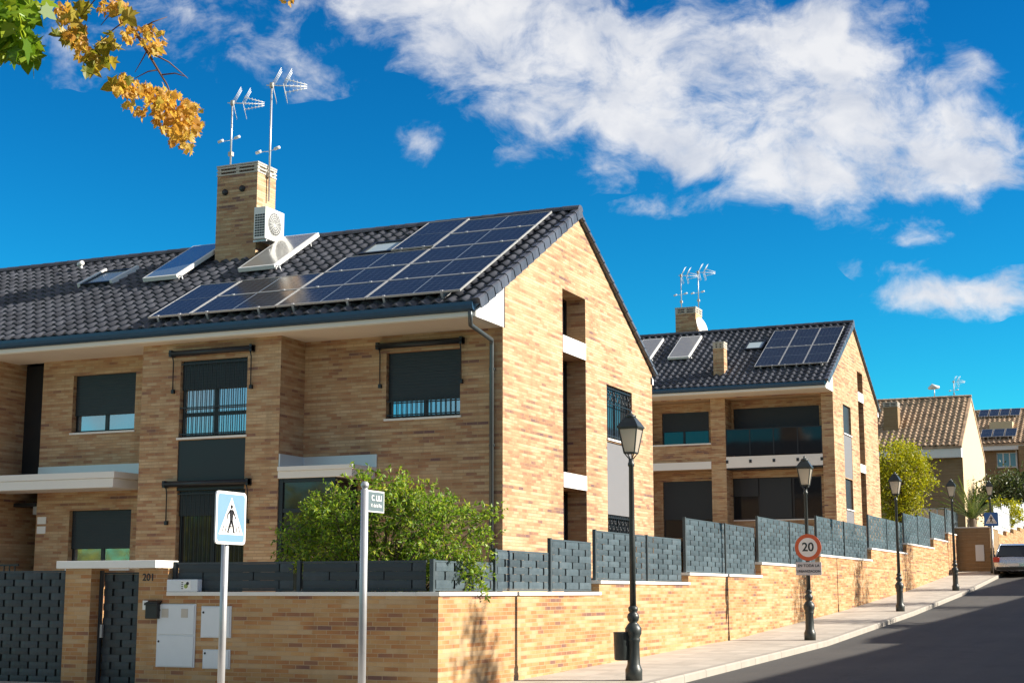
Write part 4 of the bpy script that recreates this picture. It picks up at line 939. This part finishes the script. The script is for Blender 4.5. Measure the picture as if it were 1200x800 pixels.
# crossing sign (faces along the street, +X), street name sign
def cross_sign(label, base, zc, s, post_r, white, blue, facing='X', post=True, w=1.0):
    t = thing('crossing_sign', label, 'traffic sign', base)
    x, y, z = base
    if facing == 'X': fr_ = lambda p: Vector((x+.05+p[1], y+p[0]*w, zc+p[2]))
    else: fr_ = lambda p: Vector((x+p[0]*w, y-.07-p[1], zc+p[2]))
    if post: MB().tube([(x,y,z-.1),(x,y,zc+s*.3)], post_r, 12).build('post', M['alu'], t)
    def rr(mb, a, d0, d1, rad, ins=0):
        pts = []
        for cx_, cz_, a0 in ((a-rad,a-rad,0),(-a+rad,a-rad,90),(-a+rad,-a+rad,180),(a-rad,-a+rad,270)):
            for k in range(6): an = R(a0+k*18); pts.append((cx_+rad*math.cos(an), cz_+rad*math.sin(an)))
        n = len(pts); vs = [(p[0],d0,p[1]) for p in pts]+[(p[0],d1,p[1]) for p in pts]
        mb.add(vs, [tuple(range(n)), tuple(range(n, 2*n))]+[(k, (k+1) % n, n+(k+1) % n, n+k) for k in range(n)])
    h = s/2
    mb = MB(fr_); rr(mb, h, 0, .02, .05*s/.6); b_ = mb.build('board', M[white], t)
    mb = MB(fr_); rr(mb, h*.90, .0205, .022, .04*s/.6); mb.build('field', M[blue], b_)
    k = s/.6; mb = MB(fr_); mb.prism([(-.245*k,.0225,-.19*k),(.245*k,.0225,-.19*k),(0,.0225,.235*k)], (0,0,0)); 
    mb = MB(fr_); mb.add([(-.245*k,.0235,-.19*k),(.245*k,.0235,-.19*k),(0,.0235,.235*k)], [(0,1,2)]); mb.build('triangle', M[white], b_)
    g = MB(fr_); d = .0255
    def bar(a, b_2, w_):
        a = Vector((a[0],0,a[1])); b2_ = Vector((b_2[0],0,b_2[1])); n_ = (b2_-a).normalized(); n_ = Vector((-n_.z,0,n_.x))*w_*k
        a = a*k; b2_ = b2_*k; g.add([(a+n_)+Vector((0,d,0)), (a-n_)+Vector((0,d,0)), (b2_-n_)+Vector((0,d,0)), (b2_+n_)+Vector((0,d,0))], [(0,1,2,3)])
    g.add([(a_*k, d, b_c*k) for a_, b_c in ((-.034,.095),(.034,.095),(.040,.06),(.026,-.045),(-.026,-.045),(-.040,.06))], [tuple(range(6))])
    bar((-.026,.085),(-.078,.035),.011); bar((-.076,.038),(-.088,-.02),.009); bar((.026,.085),(.066,.03),.011); bar((.064,.034),(.088,-.01),.009)
    bar((-.008,-.03),(-.034,-.10),.018); bar((-.032,-.095),(-.068,-.165),.014); bar((.008,-.03),(.036,-.095),.018); bar((.035,-.09),(.052,-.165),.014); bar((-.072,-.165),(-.045,-.165),.008); bar((.048,-.165),(.078,-.165),.008)
    n = 14; g.add([(.024*k*math.cos(2*math.pi*q/n), d, .128*k+.024*k*math.sin(2*math.pi*q/n)) for q in range(n)], [tuple(range(n))])
    for q in range(7): xx = -.18+.06*q; g.add([((xx-.008-.02*(q-3)/3*-.0)*k, d-.001, -.165*k), ((xx+.008)*k, d-.001, -.165*k), ((xx*.80+.008)*k, d-.001, -.09*k), ((xx*.80-.008)*k, d-.001, -.09*k)], [(0,1,2,3)])
    g.build('pedestrian_symbol', M['sign_black'], b_)
    if post:
        for zz in (-h*.55, h*.3): MB(fr_).box(-.07, .07, -.055, -.001, zz-.02, zz+.02).build('clamp', M['alu'], b_)
    return t
D1 = 17.2; p = PD(262, 700, D1); c = PD(266, 606, D1)
cross_sign('white and pale blue pedestrian crossing sign on a pale post in the foreground', (p.x, p.y, gz(p.y)), c.z, .60, .042, 'sign_white', 'sign_blue')
D2_ = 16.2; p = PD(425.5, 700, D2_); zt = PD(425.5, 562, D2_).z
t = thing('street_name_sign', 'grey street name plate on a slim steel post in front of the shrub', 'street sign', (p.x, p.y, gz(p.y)))
mb = MB(); mb.lathe([(.042,0),(.042,zt-gz(p.y)-.09),(.030,zt-gz(p.y)-.085),(.030,zt-gz(p.y)-.075),(.044,zt-gz(p.y)-.06),(.044,zt-gz(p.y)-.03),(.03,zt-gz(p.y)-.005),(.008,zt-gz(p.y))], (p.x,p.y,gz(p.y)), n=18); mb.build('post', M['alu'], t)
zc = PD(442, 585, D2_).z; x = p.x
mb = MB().box(x-.008, x+.008, p.y+.05, p.y+.43, zc-.118, zc+.118); pl = mb.build('plate', M['sign_white'], t, bevel=.004)
MB().box(x+.0085, x+.010, p.y+.06, p.y+.415, zc-.103, zc+.103).build('field', M['sign_street'], pl)
text_mb('C. LILI', .085, (x+.012, p.y+.245, zc+.035), (0,1,0), (0,0,1), (1,0,0), bold=True).build('lettering', M['sign_white'], pl); text_mb('V. de la Paz', .052, (x+.012, p.y+.24, zc-.045), (0,1,0), (0,0,1), (1,0,0), bold=True).build('lettering', M['sign_white'], pl)
pf = PD(1165, 671, 66.5)
cross_sign('blue pedestrian crossing sign on a thin post beside the far parked car', (pf.x, pf.y, gz(pf.y)), PY(1166, 608, pf.y).z, .60, .04, 'sign_blue_far', 'sign_blue_far', facing='Y', w=1.0)
for o in bpy.data.objects:
    if o.name.startswith('triangle') and o.parent and o.parent.data.materials[0] == M['sign_blue_far']:
        o.data.materials[0] = M['sign_white']
# no-parking style dark round sign back on that lamp: bracket only visible

# ------------------------------------------------------------------ car
def car(label, x, y, z):
    t = thing('parked_car', label, 'car', (x, y, z)); W = .86; Lc = 4.1
    # side profile stations (y from rear bumper 0 to front), each a cross-section ring
    st = [(.0,.36,.70,.78,.70),(.06,.28,.92,.80,.74),(.22,.24,.97,.84,.76),(.9,.22,.98,.86,.78),(2.4,.22,.97,.86,.78),(3.0,.22,.93,.85,.78),(3.7,.24,.80,.80,.72),(4.0,.30,.66,.72,.62),(4.1,.36,.56,.64,.55)]
    mb = MB(); n = 10; vs = []
    for yy, zl, zh, w, wt in st:
        ring = [(-w*.92,zl),(-w,zl+.12),(-w,zh-.22),(-w*.985,zh-.10),(-wt,zh),(wt,zh),(w*.985,zh-.10),(w,zh-.22),(w,zl+.12),(w*.92,zl)]
        vs += [(x+a, y+yy, z+b) for a, b in ring]
    m_ = len(st); fs = [(i*n+k, i*n+(k+1) % n, (i+1)*n+(k+1) % n, (i+1)*n+k) for i in range(m_-1) for k in range(n)]+[tuple(range(n)), tuple(range((m_-1)*n, m_*n))]
    mb.add(vs, fs, True); b = mb.build('body', M['car'], t, recalc=True)
    sb_ = b.modifiers.new('sub', 'SUBSURF'); sb_.levels = 1; sb_.render_levels = 1
    cs = [(.10,.93,.70),(.55,1.40,.56),(1.0,1.46,.57),(1.8,1.46,.58),(2.2,1.40,.57),(3.0,.92,.72)]
    g = MB(); vs = []
    for yy, zz, w in cs: vs += [(x-w, y+yy, z+zz), (x+w, y+yy, z+zz)]
    base = [(x-.77, y+yy, z+.92) for yy, zz, w in cs]+[(x+.77, y+yy, z+.92) for yy, zz, w in cs]; k = len(cs)
    vs += base; fs = [(2*i, 2*i+1, 2*i+3, 2*i+2) for i in range(k-1)]+[(2*i, 2*i+2, 2*k+i+1, 2*k+i) for i in range(k-1)]+[(2*i+1, 2*i+3, 3*k+i+1, 3*k+i) for i in range(k-1)]
    g.add(vs, fs, False); g.build('windows', M['glass'], t)
    rf = MB(); rf.prism([(x-.58, y+.52, z+1.405), (x-.58, y+1.0, z+1.485), (x-.58, y+1.8, z+1.485), (x-.58, y+2.22, z+1.40), (x-.58, y+1.8, z+1.455), (x-.58, y+1.0, z+1.455)], (1.16,0,0))
    for s in (-1, 1):
        for (a, b_2) in (((.72,.10,.93),(.575,.55,1.42)), ((.575,.55,1.42),(.585,1.0,1.47)), ((.585,1.0,1.47),(.595,1.8,1.47)), ((.585,2.2,1.41),(.735,3.0,.93)), ((.595,1.8,1.47),(.585,2.2,1.41)), ((.59,1.45,1.465),(.765,1.4,.95))):
            rf.tube([(x+s*a[0], y+a[1], z+a[2]), (x+s*b_2[0], y+b_2[1], z+b_2[2])], .035, 6)
    rf.build('roof', M['car'], t)
    for s in (-1, 1):
        MB().box(x+s*.70-.13, x+s*.70+.13, y-.012, y+.10, z+.66, z+.88).build('tail_light', M['tail'], t, bevel=.02)
        for yy in (.72, 3.25):
            w_ = MB(); cx_ = x+s*.76; w_.tube([(cx_-.1,y+yy,z+.31),(cx_+.1,y+yy,z+.31)], .31, 22, smooth=False); w_ = w_.build('wheel', M['rubber'], t)
            MB().tube([(cx_+s*.101,y+yy,z+.31),(cx_+s*.108,y+yy,z+.31)], .20, 14, smooth=False).build('rim', M['alu'], w_)
    MB().box(x-.26, x+.26, y-.05, y-.02, z+.50, z+.61).build('number_plate', M['sign_white'], t)
    MB().box(x-.72, x+.72, y-.035, y+.05, z+.34, z+.46).build('bumper_trim', M['black'], t, bevel=.015)
    return t
pc = PD(1163, 677, 66)
car('silver parked hatchback with red tail lights at the kerb up the street', pc.x+.90, pc.y, gz(pc.y)-.12)

# ------------------------------------------------------------------ vegetation
def leaf_add(mb, p, d, n, L, W, fold=.25, curl=.2):
    d = d.normalized(); s = d.cross(n); 
    if s.length < 1e-4: s = Vector((1,0,0))
    s.normalize(); n = s.cross(d)
    a = p; m1 = p+d*L*.45-n*curl*L*.1; tip = p+d*L-n*curl*L*.5
    mb.add([a, m1+s*W*.5+n*fold*W*.5, tip, m1-s*W*.5+n*fold*W*.5, m1], [(0,4,1),(4,2,1),(0,3,4),(4,3,2)])
def rv(): 
    while True:
        v = Vector((random.uniform(-1,1), random.uniform(-1,1), random.uniform(-1,1)))
        if .05 < v.length < 1: return v.normalized()
# pomegranate shrub in the corner of the garden
random.seed(11)
sh = thing('shrub', 'bushy green pomegranate shrub spilling over the corner of the fence', 'shrub', (-11.6, 20.6, .95))
random.seed(11)
lv = MB(); tk = MB(); base = Vector((-11.35, 20.75, .9))
CC = Vector((-11.05, 20.3, 2.42)); RX, RYv, RZv = 1.62, 1.0, .70
clumps = []
for i in range(46):
    a = random.uniform(0, 2*math.pi); rr_ = random.random()**.5; zz = random.uniform(-1,1)
    v = Vector((math.cos(a)*rr_, math.sin(a)*rr_*random.choice((1,1,-1)), zz*(1-rr_*.55)))
    c = CC+Vector((v.x*RX, v.y*RYv, v.z*RZv)); clumps.append((c, random.uniform(.24,.42)))
for xx, zz, rr_ in ((-12.45,2.15,.22),(-9.75,2.0,.30),(-9.6,1.85,.22),(-10.3,1.75,.2),(-12.2,2.7,.2),(-11.2,3.15,.26),(-10.6,3.1,.24),(-11.7,2.95,.26)):
    clumps.append((Vector((xx, 20.0 if xx < -10 else 20.2, zz)), rr_))
for c, rr_ in clumps:
    m_ = base.lerp(c, .55)+Vector((random.uniform(-.1,.1), random.uniform(-.1,.1), .12)); tk.tube([base+rv()*.1, m_, c], [.03,.018,.007], 5)
    for i in range(int(90*rr_)):
        o = rv()*rr_*random.uniform(.1,.8); p0_ = c+o
        d = (o.normalized()*.8+rv()*.5+Vector((0,0,.5 if c.z > 2.2 else -.35))).normalized(); L = random.uniform(.16,.40)
        pts = [p0_]
        for k in range(5): d = (d+rv()*.16+Vector((0,0,-.12))).normalized(); pts.append(pts[-1]+d*L/5)
        tk.tube([pts[0], pts[2], pts[5]], [.005,.004,.0025], 4)
        nl = int(L/.022)
        for k in range(nl):
            f = (k+.5)/nl*5; a = int(f); p = pts[a].lerp(pts[a+1], f-a); t_ = (pts[a+1]-pts[a]).normalized()
            leaf_add(lv, p, (t_*.5+rv()).normalized(), rv(), random.uniform(.06,.10), random.uniform(.026,.042))
tk.build('trunk', M['bark'], sh); lv.build('foliage', M['leaf_shrub'], sh)

def crown_tree(name, label, base, top, rx, ry, rz_, cz, mat, n, leaf, group=None, trunk_r=.14, seed=1, cat='tree', twigs=40, lw=.55, lumps=.35):
    random.seed(seed); base = Vector(base); th = thing(name, label, cat, base, group)
    tk = MB(); c = Vector((base.x, base.y, cz))
    tk.tube([base-Vector((0,0,.3)), base.lerp(c,.5)+Vector((.1*trunk_r,.05,0)), c+Vector((0,0,rz_*.3))], [trunk_r, trunk_r*.75, trunk_r*.3], 8)
    lv = MB(); tips = []
    for i in range(twigs):
        v = rv(); rr_ = random.uniform(.45,1)**.6
        p = c+Vector((v.x*rx*rr_, v.y*ry*rr_, v.z*rz_*rr_))*(1+lumps*mnoise.noise(v*1.9+Vector((seed,0,0))))
        s = base.lerp(c, random.uniform(.45,1.0)); mid = s.lerp(p,.5)+rv()*.06*rx; tk.tube([s, mid, p], [trunk_r*.3, trunk_r*.16, trunk_r*.05], 5); tips.append((p, v))
    per = n//twigs; cr = (rx*ry*rz_)**(1/3)*.36
    for p, v in tips:
        for k in range(per):
            q = p+Vector((random.gauss(0,.5), random.gauss(0,.5), random.gauss(0,.42)))*cr
            leaf_add(lv, q, (rv()+v*.4+Vector((0,0,-.25))).normalized(), rv(), leaf*random.uniform(.7,1.3), leaf*lw*random.uniform(.7,1.3))
    tk.build('trunk', M['bark'], th); lv.build('crown', mat, th); return th
p = PY(1054, 600, 80); zc = PY(1058, 563, 80).z
crown_tree('broadleaf_tree', 'yellow-green tree standing between the second and third houses', (p.x, 80, 2.8), 0, 1.55, 1.5, 2.0, zc, M['leaf_lime'], 9000, .16, seed=3, twigs=80)
p = PY(1190, 590, 100)
crown_tree('olive_tree', 'dark grey-green rounded tree behind the white railings at the right edge', (p.x, 100, 4.4), 0, 2.6, 2.2, 1.45, PY(1190,580,100).z, M['leaf_dark'], 6500, .22, seed=5, twigs=70)
p = PY(1176, 598, 84)
crown_tree('bush', 'small bright green bush above the white railings near the far lamp', (p.x, 84, 4.0), 0, .85, .8, .75, PY(1176,599,84).z, M['leaf_lime'], 1800, .16, seed=6, twigs=30, cat='bush', trunk_r=.06)
# palm
pp = PY(1140, 617, 74.3); pm = thing('palm_tree', 'short palm with upright fronds standing on the brown brick block', 'palm', (pp.x, 74.3, zt_))
MB().lathe([(.10,-.1),(.15,.1),(.17,.3),(.12,.5),(.05,.6)], (pp.x,74.3,zt_), n=10).build('trunk', M['bark'], pm)
random.seed(9); lv = MB()
for i in range(34):
    az = random.uniform(0, 2*math.pi); el = random.uniform(.55,1.45); L = random.uniform(1.7,2.5); d = Vector((math.cos(az)*math.cos(el), math.sin(az)*math.cos(el), math.sin(el)))
    p = Vector((pp.x, 74.3, zt_+.42)); pts = [p]
    for k in range(9): d = (d+Vector((0,0,-.06))).normalized(); pts.append(pts[-1]+d*L/9)
    lv.tube(pts, [.02-.0018*k for k in range(10)], 4)
    for k in range(1, 10):
        t_ = (pts[k]-pts[k-1]).normalized(); sd2 = t_.cross(Vector((0,0,1)))
        if sd2.length < .05: sd2 = Vector((1,0,0))
        sd2.normalize()
        for s in (-1, 1):
            for h in (0, .5):
                leaf_add(lv, pts[k-1].lerp(pts[k], h), (sd2*s+t_*.9+Vector((0,0,.15))).normalized(), Vector((0,0,1)), .34*(1-.05*k), .05)
lv.build('fronds', M['leaf_palm'], pm)

# autumn tree overhanging the camera side, top left
random.seed(21)
at = thing('autumn_tree', 'tree reaching in from the upper left with drying golden and green leaves', 'tree', tuple(PD(-260, 800, 8.6))[:2]+(0,))
tb = Vector(at.location)
DB = 8.6
def B(x, y, dd=0): return PD(x, y, DB+dd)
tk = MB(); fork = B(-230, -60)
tk.tube([(tb.x,tb.y,-.3), tb.lerp(fork,.5)+Vector((.08,0,0)), fork], [.17,.13,.10], 10)
tk.tube([fork, B(-80,-150,.2), B(60,-90), B(130,-20), B(150,22), B(172,60), B(196,100)], [.07,.05,.03,.014,.011,.008,.005], 7)
tk.tube([fork, B(-120,-70,-.2), B(-40,-30,-.2), B(10,10,-.2), B(30,40,-.2)], [.05,.03,.018,.010,.004], 6)
tk.tube([fork, B(-90,-260), B(120,-220,.3), B(300,-70,.3), B(335,-20,.3), B(345,2,.3)], [.06,.05,.03,.012,.006,.003], 6)
tk.tube([fork, B(-300,-300,.5), B(-330,-520,.8)], [.09,.06,.02], 7)
tk.tube([fork, B(-420,-200,-.5), B(-560,-320,-.9)], [.08,.05,.02], 7)
side = [((140,5),(118,30)),((150,22),(110,55)),((158,38),(196,20)),((172,60),(220,92)),((160,45),(172,28)),((185,82),(158,92)),((196,100),(205,140)),((120,-10),(95,20)),((172,60),(158,85)),((10,10),(36,55)),((-10,0),(5,40)),((188,88),(218,90)),((100,-30),(75,8))]
for a, b in side: tk.tube([B(*a), B((a[0]+b[0])/2+2, (a[1]+b[1])/2-3), B(*b)], [.005,.004,.002], 4)
tk.build('trunk', M['twig'], at)
def maple(mb, p, d, n, L):
    d = d.normalized(); s = d.cross(n)
    if s.length < 1e-3: s = Vector((1,0,0))
    s.normalize(); n = s.cross(d); cu = random.uniform(-1.1,1.1)
    def q(u, v): return p+s*(u*L)+d*(v*L)+n*(cu*(u*u*1.4+.35*v*v)*L)
    o = [(0,0),(.22,.10),(.42,.02),(.34,.30),(.52,.48),(.26,.52),(.20,.72),(0,1.0),(-.20,.72),(-.26,.52),(-.52,.48),(-.34,.30),(-.42,.02),(-.22,.10)]
    mb.add([q(0,.42)]+[q(*k) for k in o], [(0, i+1, (i+1) % len(o)+1) for i in range(len(o))])
def cluster(mb, x, y, rx, ry, n, size, dd=0, droop=.9, thick=.16):
    for i in range(n):
        while True:
            u, v = random.uniform(-1,1), random.uniform(-1,1)
            if u*u+v*v < 1: break
        p = B(x+u*rx, y+v*ry, dd+random.gauss(0, thick))
        maple(mb, p, (Vector((0,0,-droop))+rv()*.85).normalized(), rv(), size*random.uniform(.6,1.25))
gold = MB(); gr = MB(); yg = MB()
for a in [(205,132,26,22,95),(188,112,22,12,34),(222,140,14,20,40),(210,160,12,10,16),(222,172,4,6,5),(150,102,16,9,22),(172,105,10,10,16),(148,92,8,6,8),(150,122,6,4,3),(180,46,14,14,26),(172,34,8,8,8),(152,40,9,10,14),(90,40,14,16,22),(98,58,8,10,10),(74,12,10,12,12),(146,14,8,12,10),(128,6,12,10,10),(165,130,8,6,6),(338,-1,10,4,2)]:
    cluster(gold, a[0], a[1], a[2], a[3], int(a[4]*2.6), .046)
for a in [(80,28,16,18,18),(110,62,14,10,14),(124,66,8,9,6),(100,72,5,8,4),(128,44,8,8,7),(92,6,10,8,8),(148,10,6,10,5),(148,92,8,8,4)]:
    cluster(yg, *a, .10)
for a in [(10,20,26,24,60),(24,46,18,16,26),(-10,10,20,30,40),(34,62,6,12,8),(2,58,8,10,8),(45,8,10,8,8),(-50,-40,60,40,90),(-20,-50,40,30,50)]:
    cluster(gr, *a, .13, dd=-.2)
for a in [(60,-80,70,40,120),(-160,-160,110,60,160),(130,-150,90,50,120),(-330,-420,120,90,200),(-520,-300,100,80,160)]: cluster(yg, *a, .12, thick=.5)
gold.build('dry_leaves', M['leaf_gold'], at); yg.build('turning_leaves', M['leaf_yg'], at); gr.build('green_leaves', M['leaf_shrub'], at)

# ------------------------------------------------------------------ the other side of the street (casts the shade on the road)
for i, (a, b) in enumerate(((-6,17),(18.5,40),(41,62),(63,86),(87.5,108))):
    zg = gz((a+b)/2)
    h = thing('row_house', ['first', 'second', 'third', 'fourth', 'fifth'][i]+' brick row house on the opposite side of the road, counting uphill', 'house', (11, (a+b)/2, zg), 'houses across the road')
    mb = MB(); ze = zg+(6.4 if i < 2 else 6.1); xr_ = 10.5; zr = ze+2.3
    wall_face(mb, lambda u, d, z: Vector((6.2+d, u, z)), a, b, lambda u: ze, zg-1.5, [(a+2+k*4.5, a+3.8+k*4.5, zg+z0, zg+z0+1.3) for k in range(int((b-a-2)/4.5)) for z0 in (1.0, 3.9)])
    for y in (a, b): mb.add([(6.2,y,zg-1.5),(15,y,zg-1.5),(15,y,ze),(xr_,y,zr-.1),(6.2,y,ze)], [(0,1,2,3,4)])
    mb.quad((15,a,zg-1.5),(15,b,zg-1.5),(15,b,ze),(15,a,ze)); mb.build('wall', M['brick'], h)
    mb = MB().prism([(5.7,a-.2,ze-.1),(xr_,a-.2,zr),(15.4,a-.2,ze-.1),(15.4,a-.2,ze-.3),(xr_,a-.2,zr-.2),(5.7,a-.2,ze-.3)], (0,b-a+.4,0)); mb.build('roof', M['tile'], h)
    for k in range(int((b-a-2)/4.5)):
        for z0 in (1.0, 3.9): MB().box(6.32, 6.36, a+2+k*4.5, a+3.8+k*4.5, zg+z0, zg+z0+1.3).build('window', M['glass'], h)
for i, (x, y, hgt, rr_, lab) in enumerate(((3.6,24.6,8.0,.7,'slim tree across the road nearest the corner'),(3.4,45.2,8.9,.9,'slim tree across the road opposite the speed sign'),(3.4,53.6,9.0,.9,'slim tree across the road opposite the third lamp'),(3.6,62.8,10.0,1.0,'slim tree across the road opposite the upper wall'))):
    z = gz(y); crown_tree('poplar_tree', lab, (x, y, z), 0, rr_, rr_*1.3, hgt*.36, z+hgt*.62, M['leaf_yg'], 2600, .15, 'slim trees across the road', .09, 30+i, twigs=60)
# trees behind the viewpoint that the windows reflect
for i, (x, y) in enumerate(((-74,-22),(-64,-20),(-54,-22),(-44,-21))):
    crown_tree('park_tree', 'round green park tree behind the viewpoint, %s from the left' % ['first', 'second', 'third', 'fourth'][i], (x, y, gz(y)), 0, 5.5, 4, 3.4, gz(y)+4.0, M['leaf_lime'], 4000, .45, 'park trees behind the viewpoint', .25, 50+i, twigs=60)

# ------------------------------------------------------------------ light and sky
SE, SA = 27.0, 18.0      # sun elevation, azimuth from +X towards +Y
sdir = Vector((math.cos(R(SE))*math.cos(R(SA)), math.cos(R(SE))*math.sin(R(SA)), math.sin(R(SE))))
sl_ = bpy.data.lights.new('sun', 'SUN'); sl_.energy = 5.0; sl_.angle = R(.53); sl_.color = (1.0, .92, .79)
so = bpy.data.objects.new('sun', sl_); COL.objects.link(so); so.rotation_euler = sdir.to_track_quat('Z', 'Y').to_euler(); so.location = (30, 20, 40)
W = bpy.data.worlds.new('World'); S.world = W; W.use_nodes = True; t = NT(W.node_tree)
bg = [n for n in W.node_tree.nodes if n.type == 'BACKGROUND'][0]
sky = t.n('ShaderNodeTexSky', sky_type='NISHITA', sun_disc=False, sun_elevation=R(SE), sun_rotation=R(90-SA), altitude=600, air_density=1.0, dust_density=.3, ozone_density=2.5)
hs = t.n('ShaderNodeHueSaturation'); hs.inputs['Saturation'].default_value = 1.35; hs.inputs['Value'].default_value = 1.0; t.set(hs.inputs['Color'], sky.outputs[0])
sc0 = t.n('ShaderNodeVectorMath', operation='SCALE'); t.set(sc0.inputs[0], hs.outputs[0]); sc0.inputs['Scale'].default_value = .2
gm_ = t.n('ShaderNodeGamma'); t.set(gm_.inputs[0], sc0.outputs[0]); gm_.inputs[1].default_value = 1.4
blue = t.mix(1, gm_.outputs[0], (1.05,6.5,5.8,1), 'MULTIPLY')
dirv = t.n('ShaderNodeTexCoord').outputs['Generated']
# clouds live on the celestial sphere; (a, b) are tangents of the angles from one fixed compass bearing
cf = Vector(fw); cr_ = Vector(rt); cu_ = Vector(upv)
def dot(v):
    d = t.n('ShaderNodeVectorMath', operation='DOT_PRODUCT'); t.set(d.inputs[0], dirv); d.inputs[1].default_value = v; return d.outputs['Value']
df = t.m('MAXIMUM', dot(cf), .05); ca = t.m('DIVIDE', dot(cr_), df); cb = t.m('DIVIDE', dot(cu_), df)
uv = t.n('ShaderNodeCombineXYZ', i_0=ca, i_1=cb).outputs[0]
warp = t.n('ShaderNodeTexNoise'); t.set(warp.inputs['Vector'], uv); warp.inputs['Scale'].default_value = 16; warp.inputs['Detail'].default_value = 3
wv = t.n('ShaderNodeVectorMath', operation='MULTIPLY_ADD'); t.set(wv.inputs[0], warp.outputs['Color']); wv.inputs[1].default_value = (.035,.03,0); t.set(wv.inputs[2], uv)
uvw = wv.outputs[0]
def px2(x, y): return ((x-600)/F+.017, (400-y)/F+.015)
blobs = [  # cx, cy, half-axes (reference image units), tilt, weight
 (560,20,120,60,0,1.0),(640,60,120,95,-20,1.2),(760,95,140,75,-25,1.15),(870,160,150,72,-20,1.2),(1000,175,160,58,-5,1.2),(1140,180,120,52,5,1.15),(900,60,130,60,-15,.8),(980,40,110,50,20,.8),(1060,110,120,55,-10,.7),
 (480,10,90,38,0,.8),(380,-5,110,30,0,.55),(225,30,75,50,-20,.55),(335,65,60,38,-10,.5),(95,50,80,40,0,.5),(496,162,26,24,40,.6),(640,150,34,26,-30,.5),(700,195,40,25,-20,.45),(1150,345,110,26,4,1.05),(1080,348,60,16,2,.6),(1055,283,40,9,2,.3),(1060,262,60,14,5,.25),(780,240,70,14,8,.5),(1150,80,40,16,-30,.5),(605,185,20,12,0,.4),(1060,320,60,12,-5,.35),(390,88,40,22,0,.3),(600,135,40,22,0,.35),(1090,290,30,30,0,.3)]
acc = None
for (x, y, a, b, r_, w) in blobs:
    mp = t.n('ShaderNodeMapping', vector_type='TEXTURE'); t.set(mp.inputs['Vector'], uvw); c = px2(x, y)
    mp.inputs['Location'].default_value = (c[0], c[1], 0); mp.inputs['Rotation'].default_value = (0,0,R(r_)); mp.inputs['Scale'].default_value = (a*1.35/F, b*1.35/F, 1)
    gr_ = t.n('ShaderNodeTexGradient', gradient_type='SPHERICAL'); t.set(gr_.inputs[0], mp.outputs[0])
    acc = t.m('MULTIPLY', gr_.outputs['Fac'], w) if acc is None else t.m('MULTIPLY_ADD', gr_.outputs['Fac'], w, acc)
sc = t.n('ShaderNodeVectorMath', operation='MULTIPLY'); t.set(sc.inputs[0], uvw); sc.inputs[1].default_value = (1.0,1.35,1)
n1 = t.noise(sc.outputs[0], 15, 10, .64, .3); n2_ = t.noise(sc.outputs[0], 42, 7, .6)
cov = t.m('ADD', t.m('MINIMUM', acc, .95), t.m('MULTIPLY_ADD', n1, 2.6, t.m('MULTIPLY_ADD', n2_, 1.0, -1.90)))
mr_ = t.n('ShaderNodeMapRange', interpolation_type='SMOOTHSTEP', clamp=True); t.set(mr_.inputs['Value'], cov); mr_.inputs['From Min'].default_value = .0; mr_.inputs['From Max'].default_value = 1.05
front = t.m('MULTIPLY', t.m('GREATER_THAN', dot(cf), .3), t.m('GREATER_THAN', acc, .015))
mask = t.m('MULTIPLY', mr_.outputs[0], front)
# out-of-view cloud added over the rest of the sky as neutral fill light
n3 = t.noise(dirv, 2.6, 8, .6, .3)
mr2 = t.n('ShaderNodeMapRange', interpolation_type='SMOOTHSTEP', clamp=True); t.set(mr2.inputs['Value'], n3); mr2.inputs['From Min'].default_value = .40; mr2.inputs['From Max'].default_value = .58
mask2 = t.m('MULTIPLY', mr2.outputs[0], t.m('LESS_THAN', dot(cf), .72))
mk = t.m('MULTIPLY', t.m('MAXIMUM', mask, mask2), .93)
sh_ = t.noise(sc.outputs[0], 20, 6, .55)
ccol = t.ramp(sh_, [(.30,(4.5,4.85,5.6)),(.60,(6.9,6.9,7.0))])
ccol = t.mix(t.m('LESS_THAN', dot(cf), .5), ccol, (4.3,4.1,3.85,1))  # warm tone of the added cloud, fill for the shaded fronts
t.set(bg.inputs[0], t.mix(mk, blue, ccol)); bg.inputs[1].default_value = .064
S.view_settings.view_transform = 'Standard'; S.view_settings.look = 'None'; S.view_settings.gamma = 1; S.view_settings.exposure = 1.06
S.render.engine = 'CYCLES'; S.cycles.max_bounces = 6; S.cycles.use_denoising = True
S.render.resolution_x = 1024; S.render.resolution_y = 682
for o in bpy.data.objects:
    if 'label' in o and o['label'] == 'x': o['label'] = LL[0]
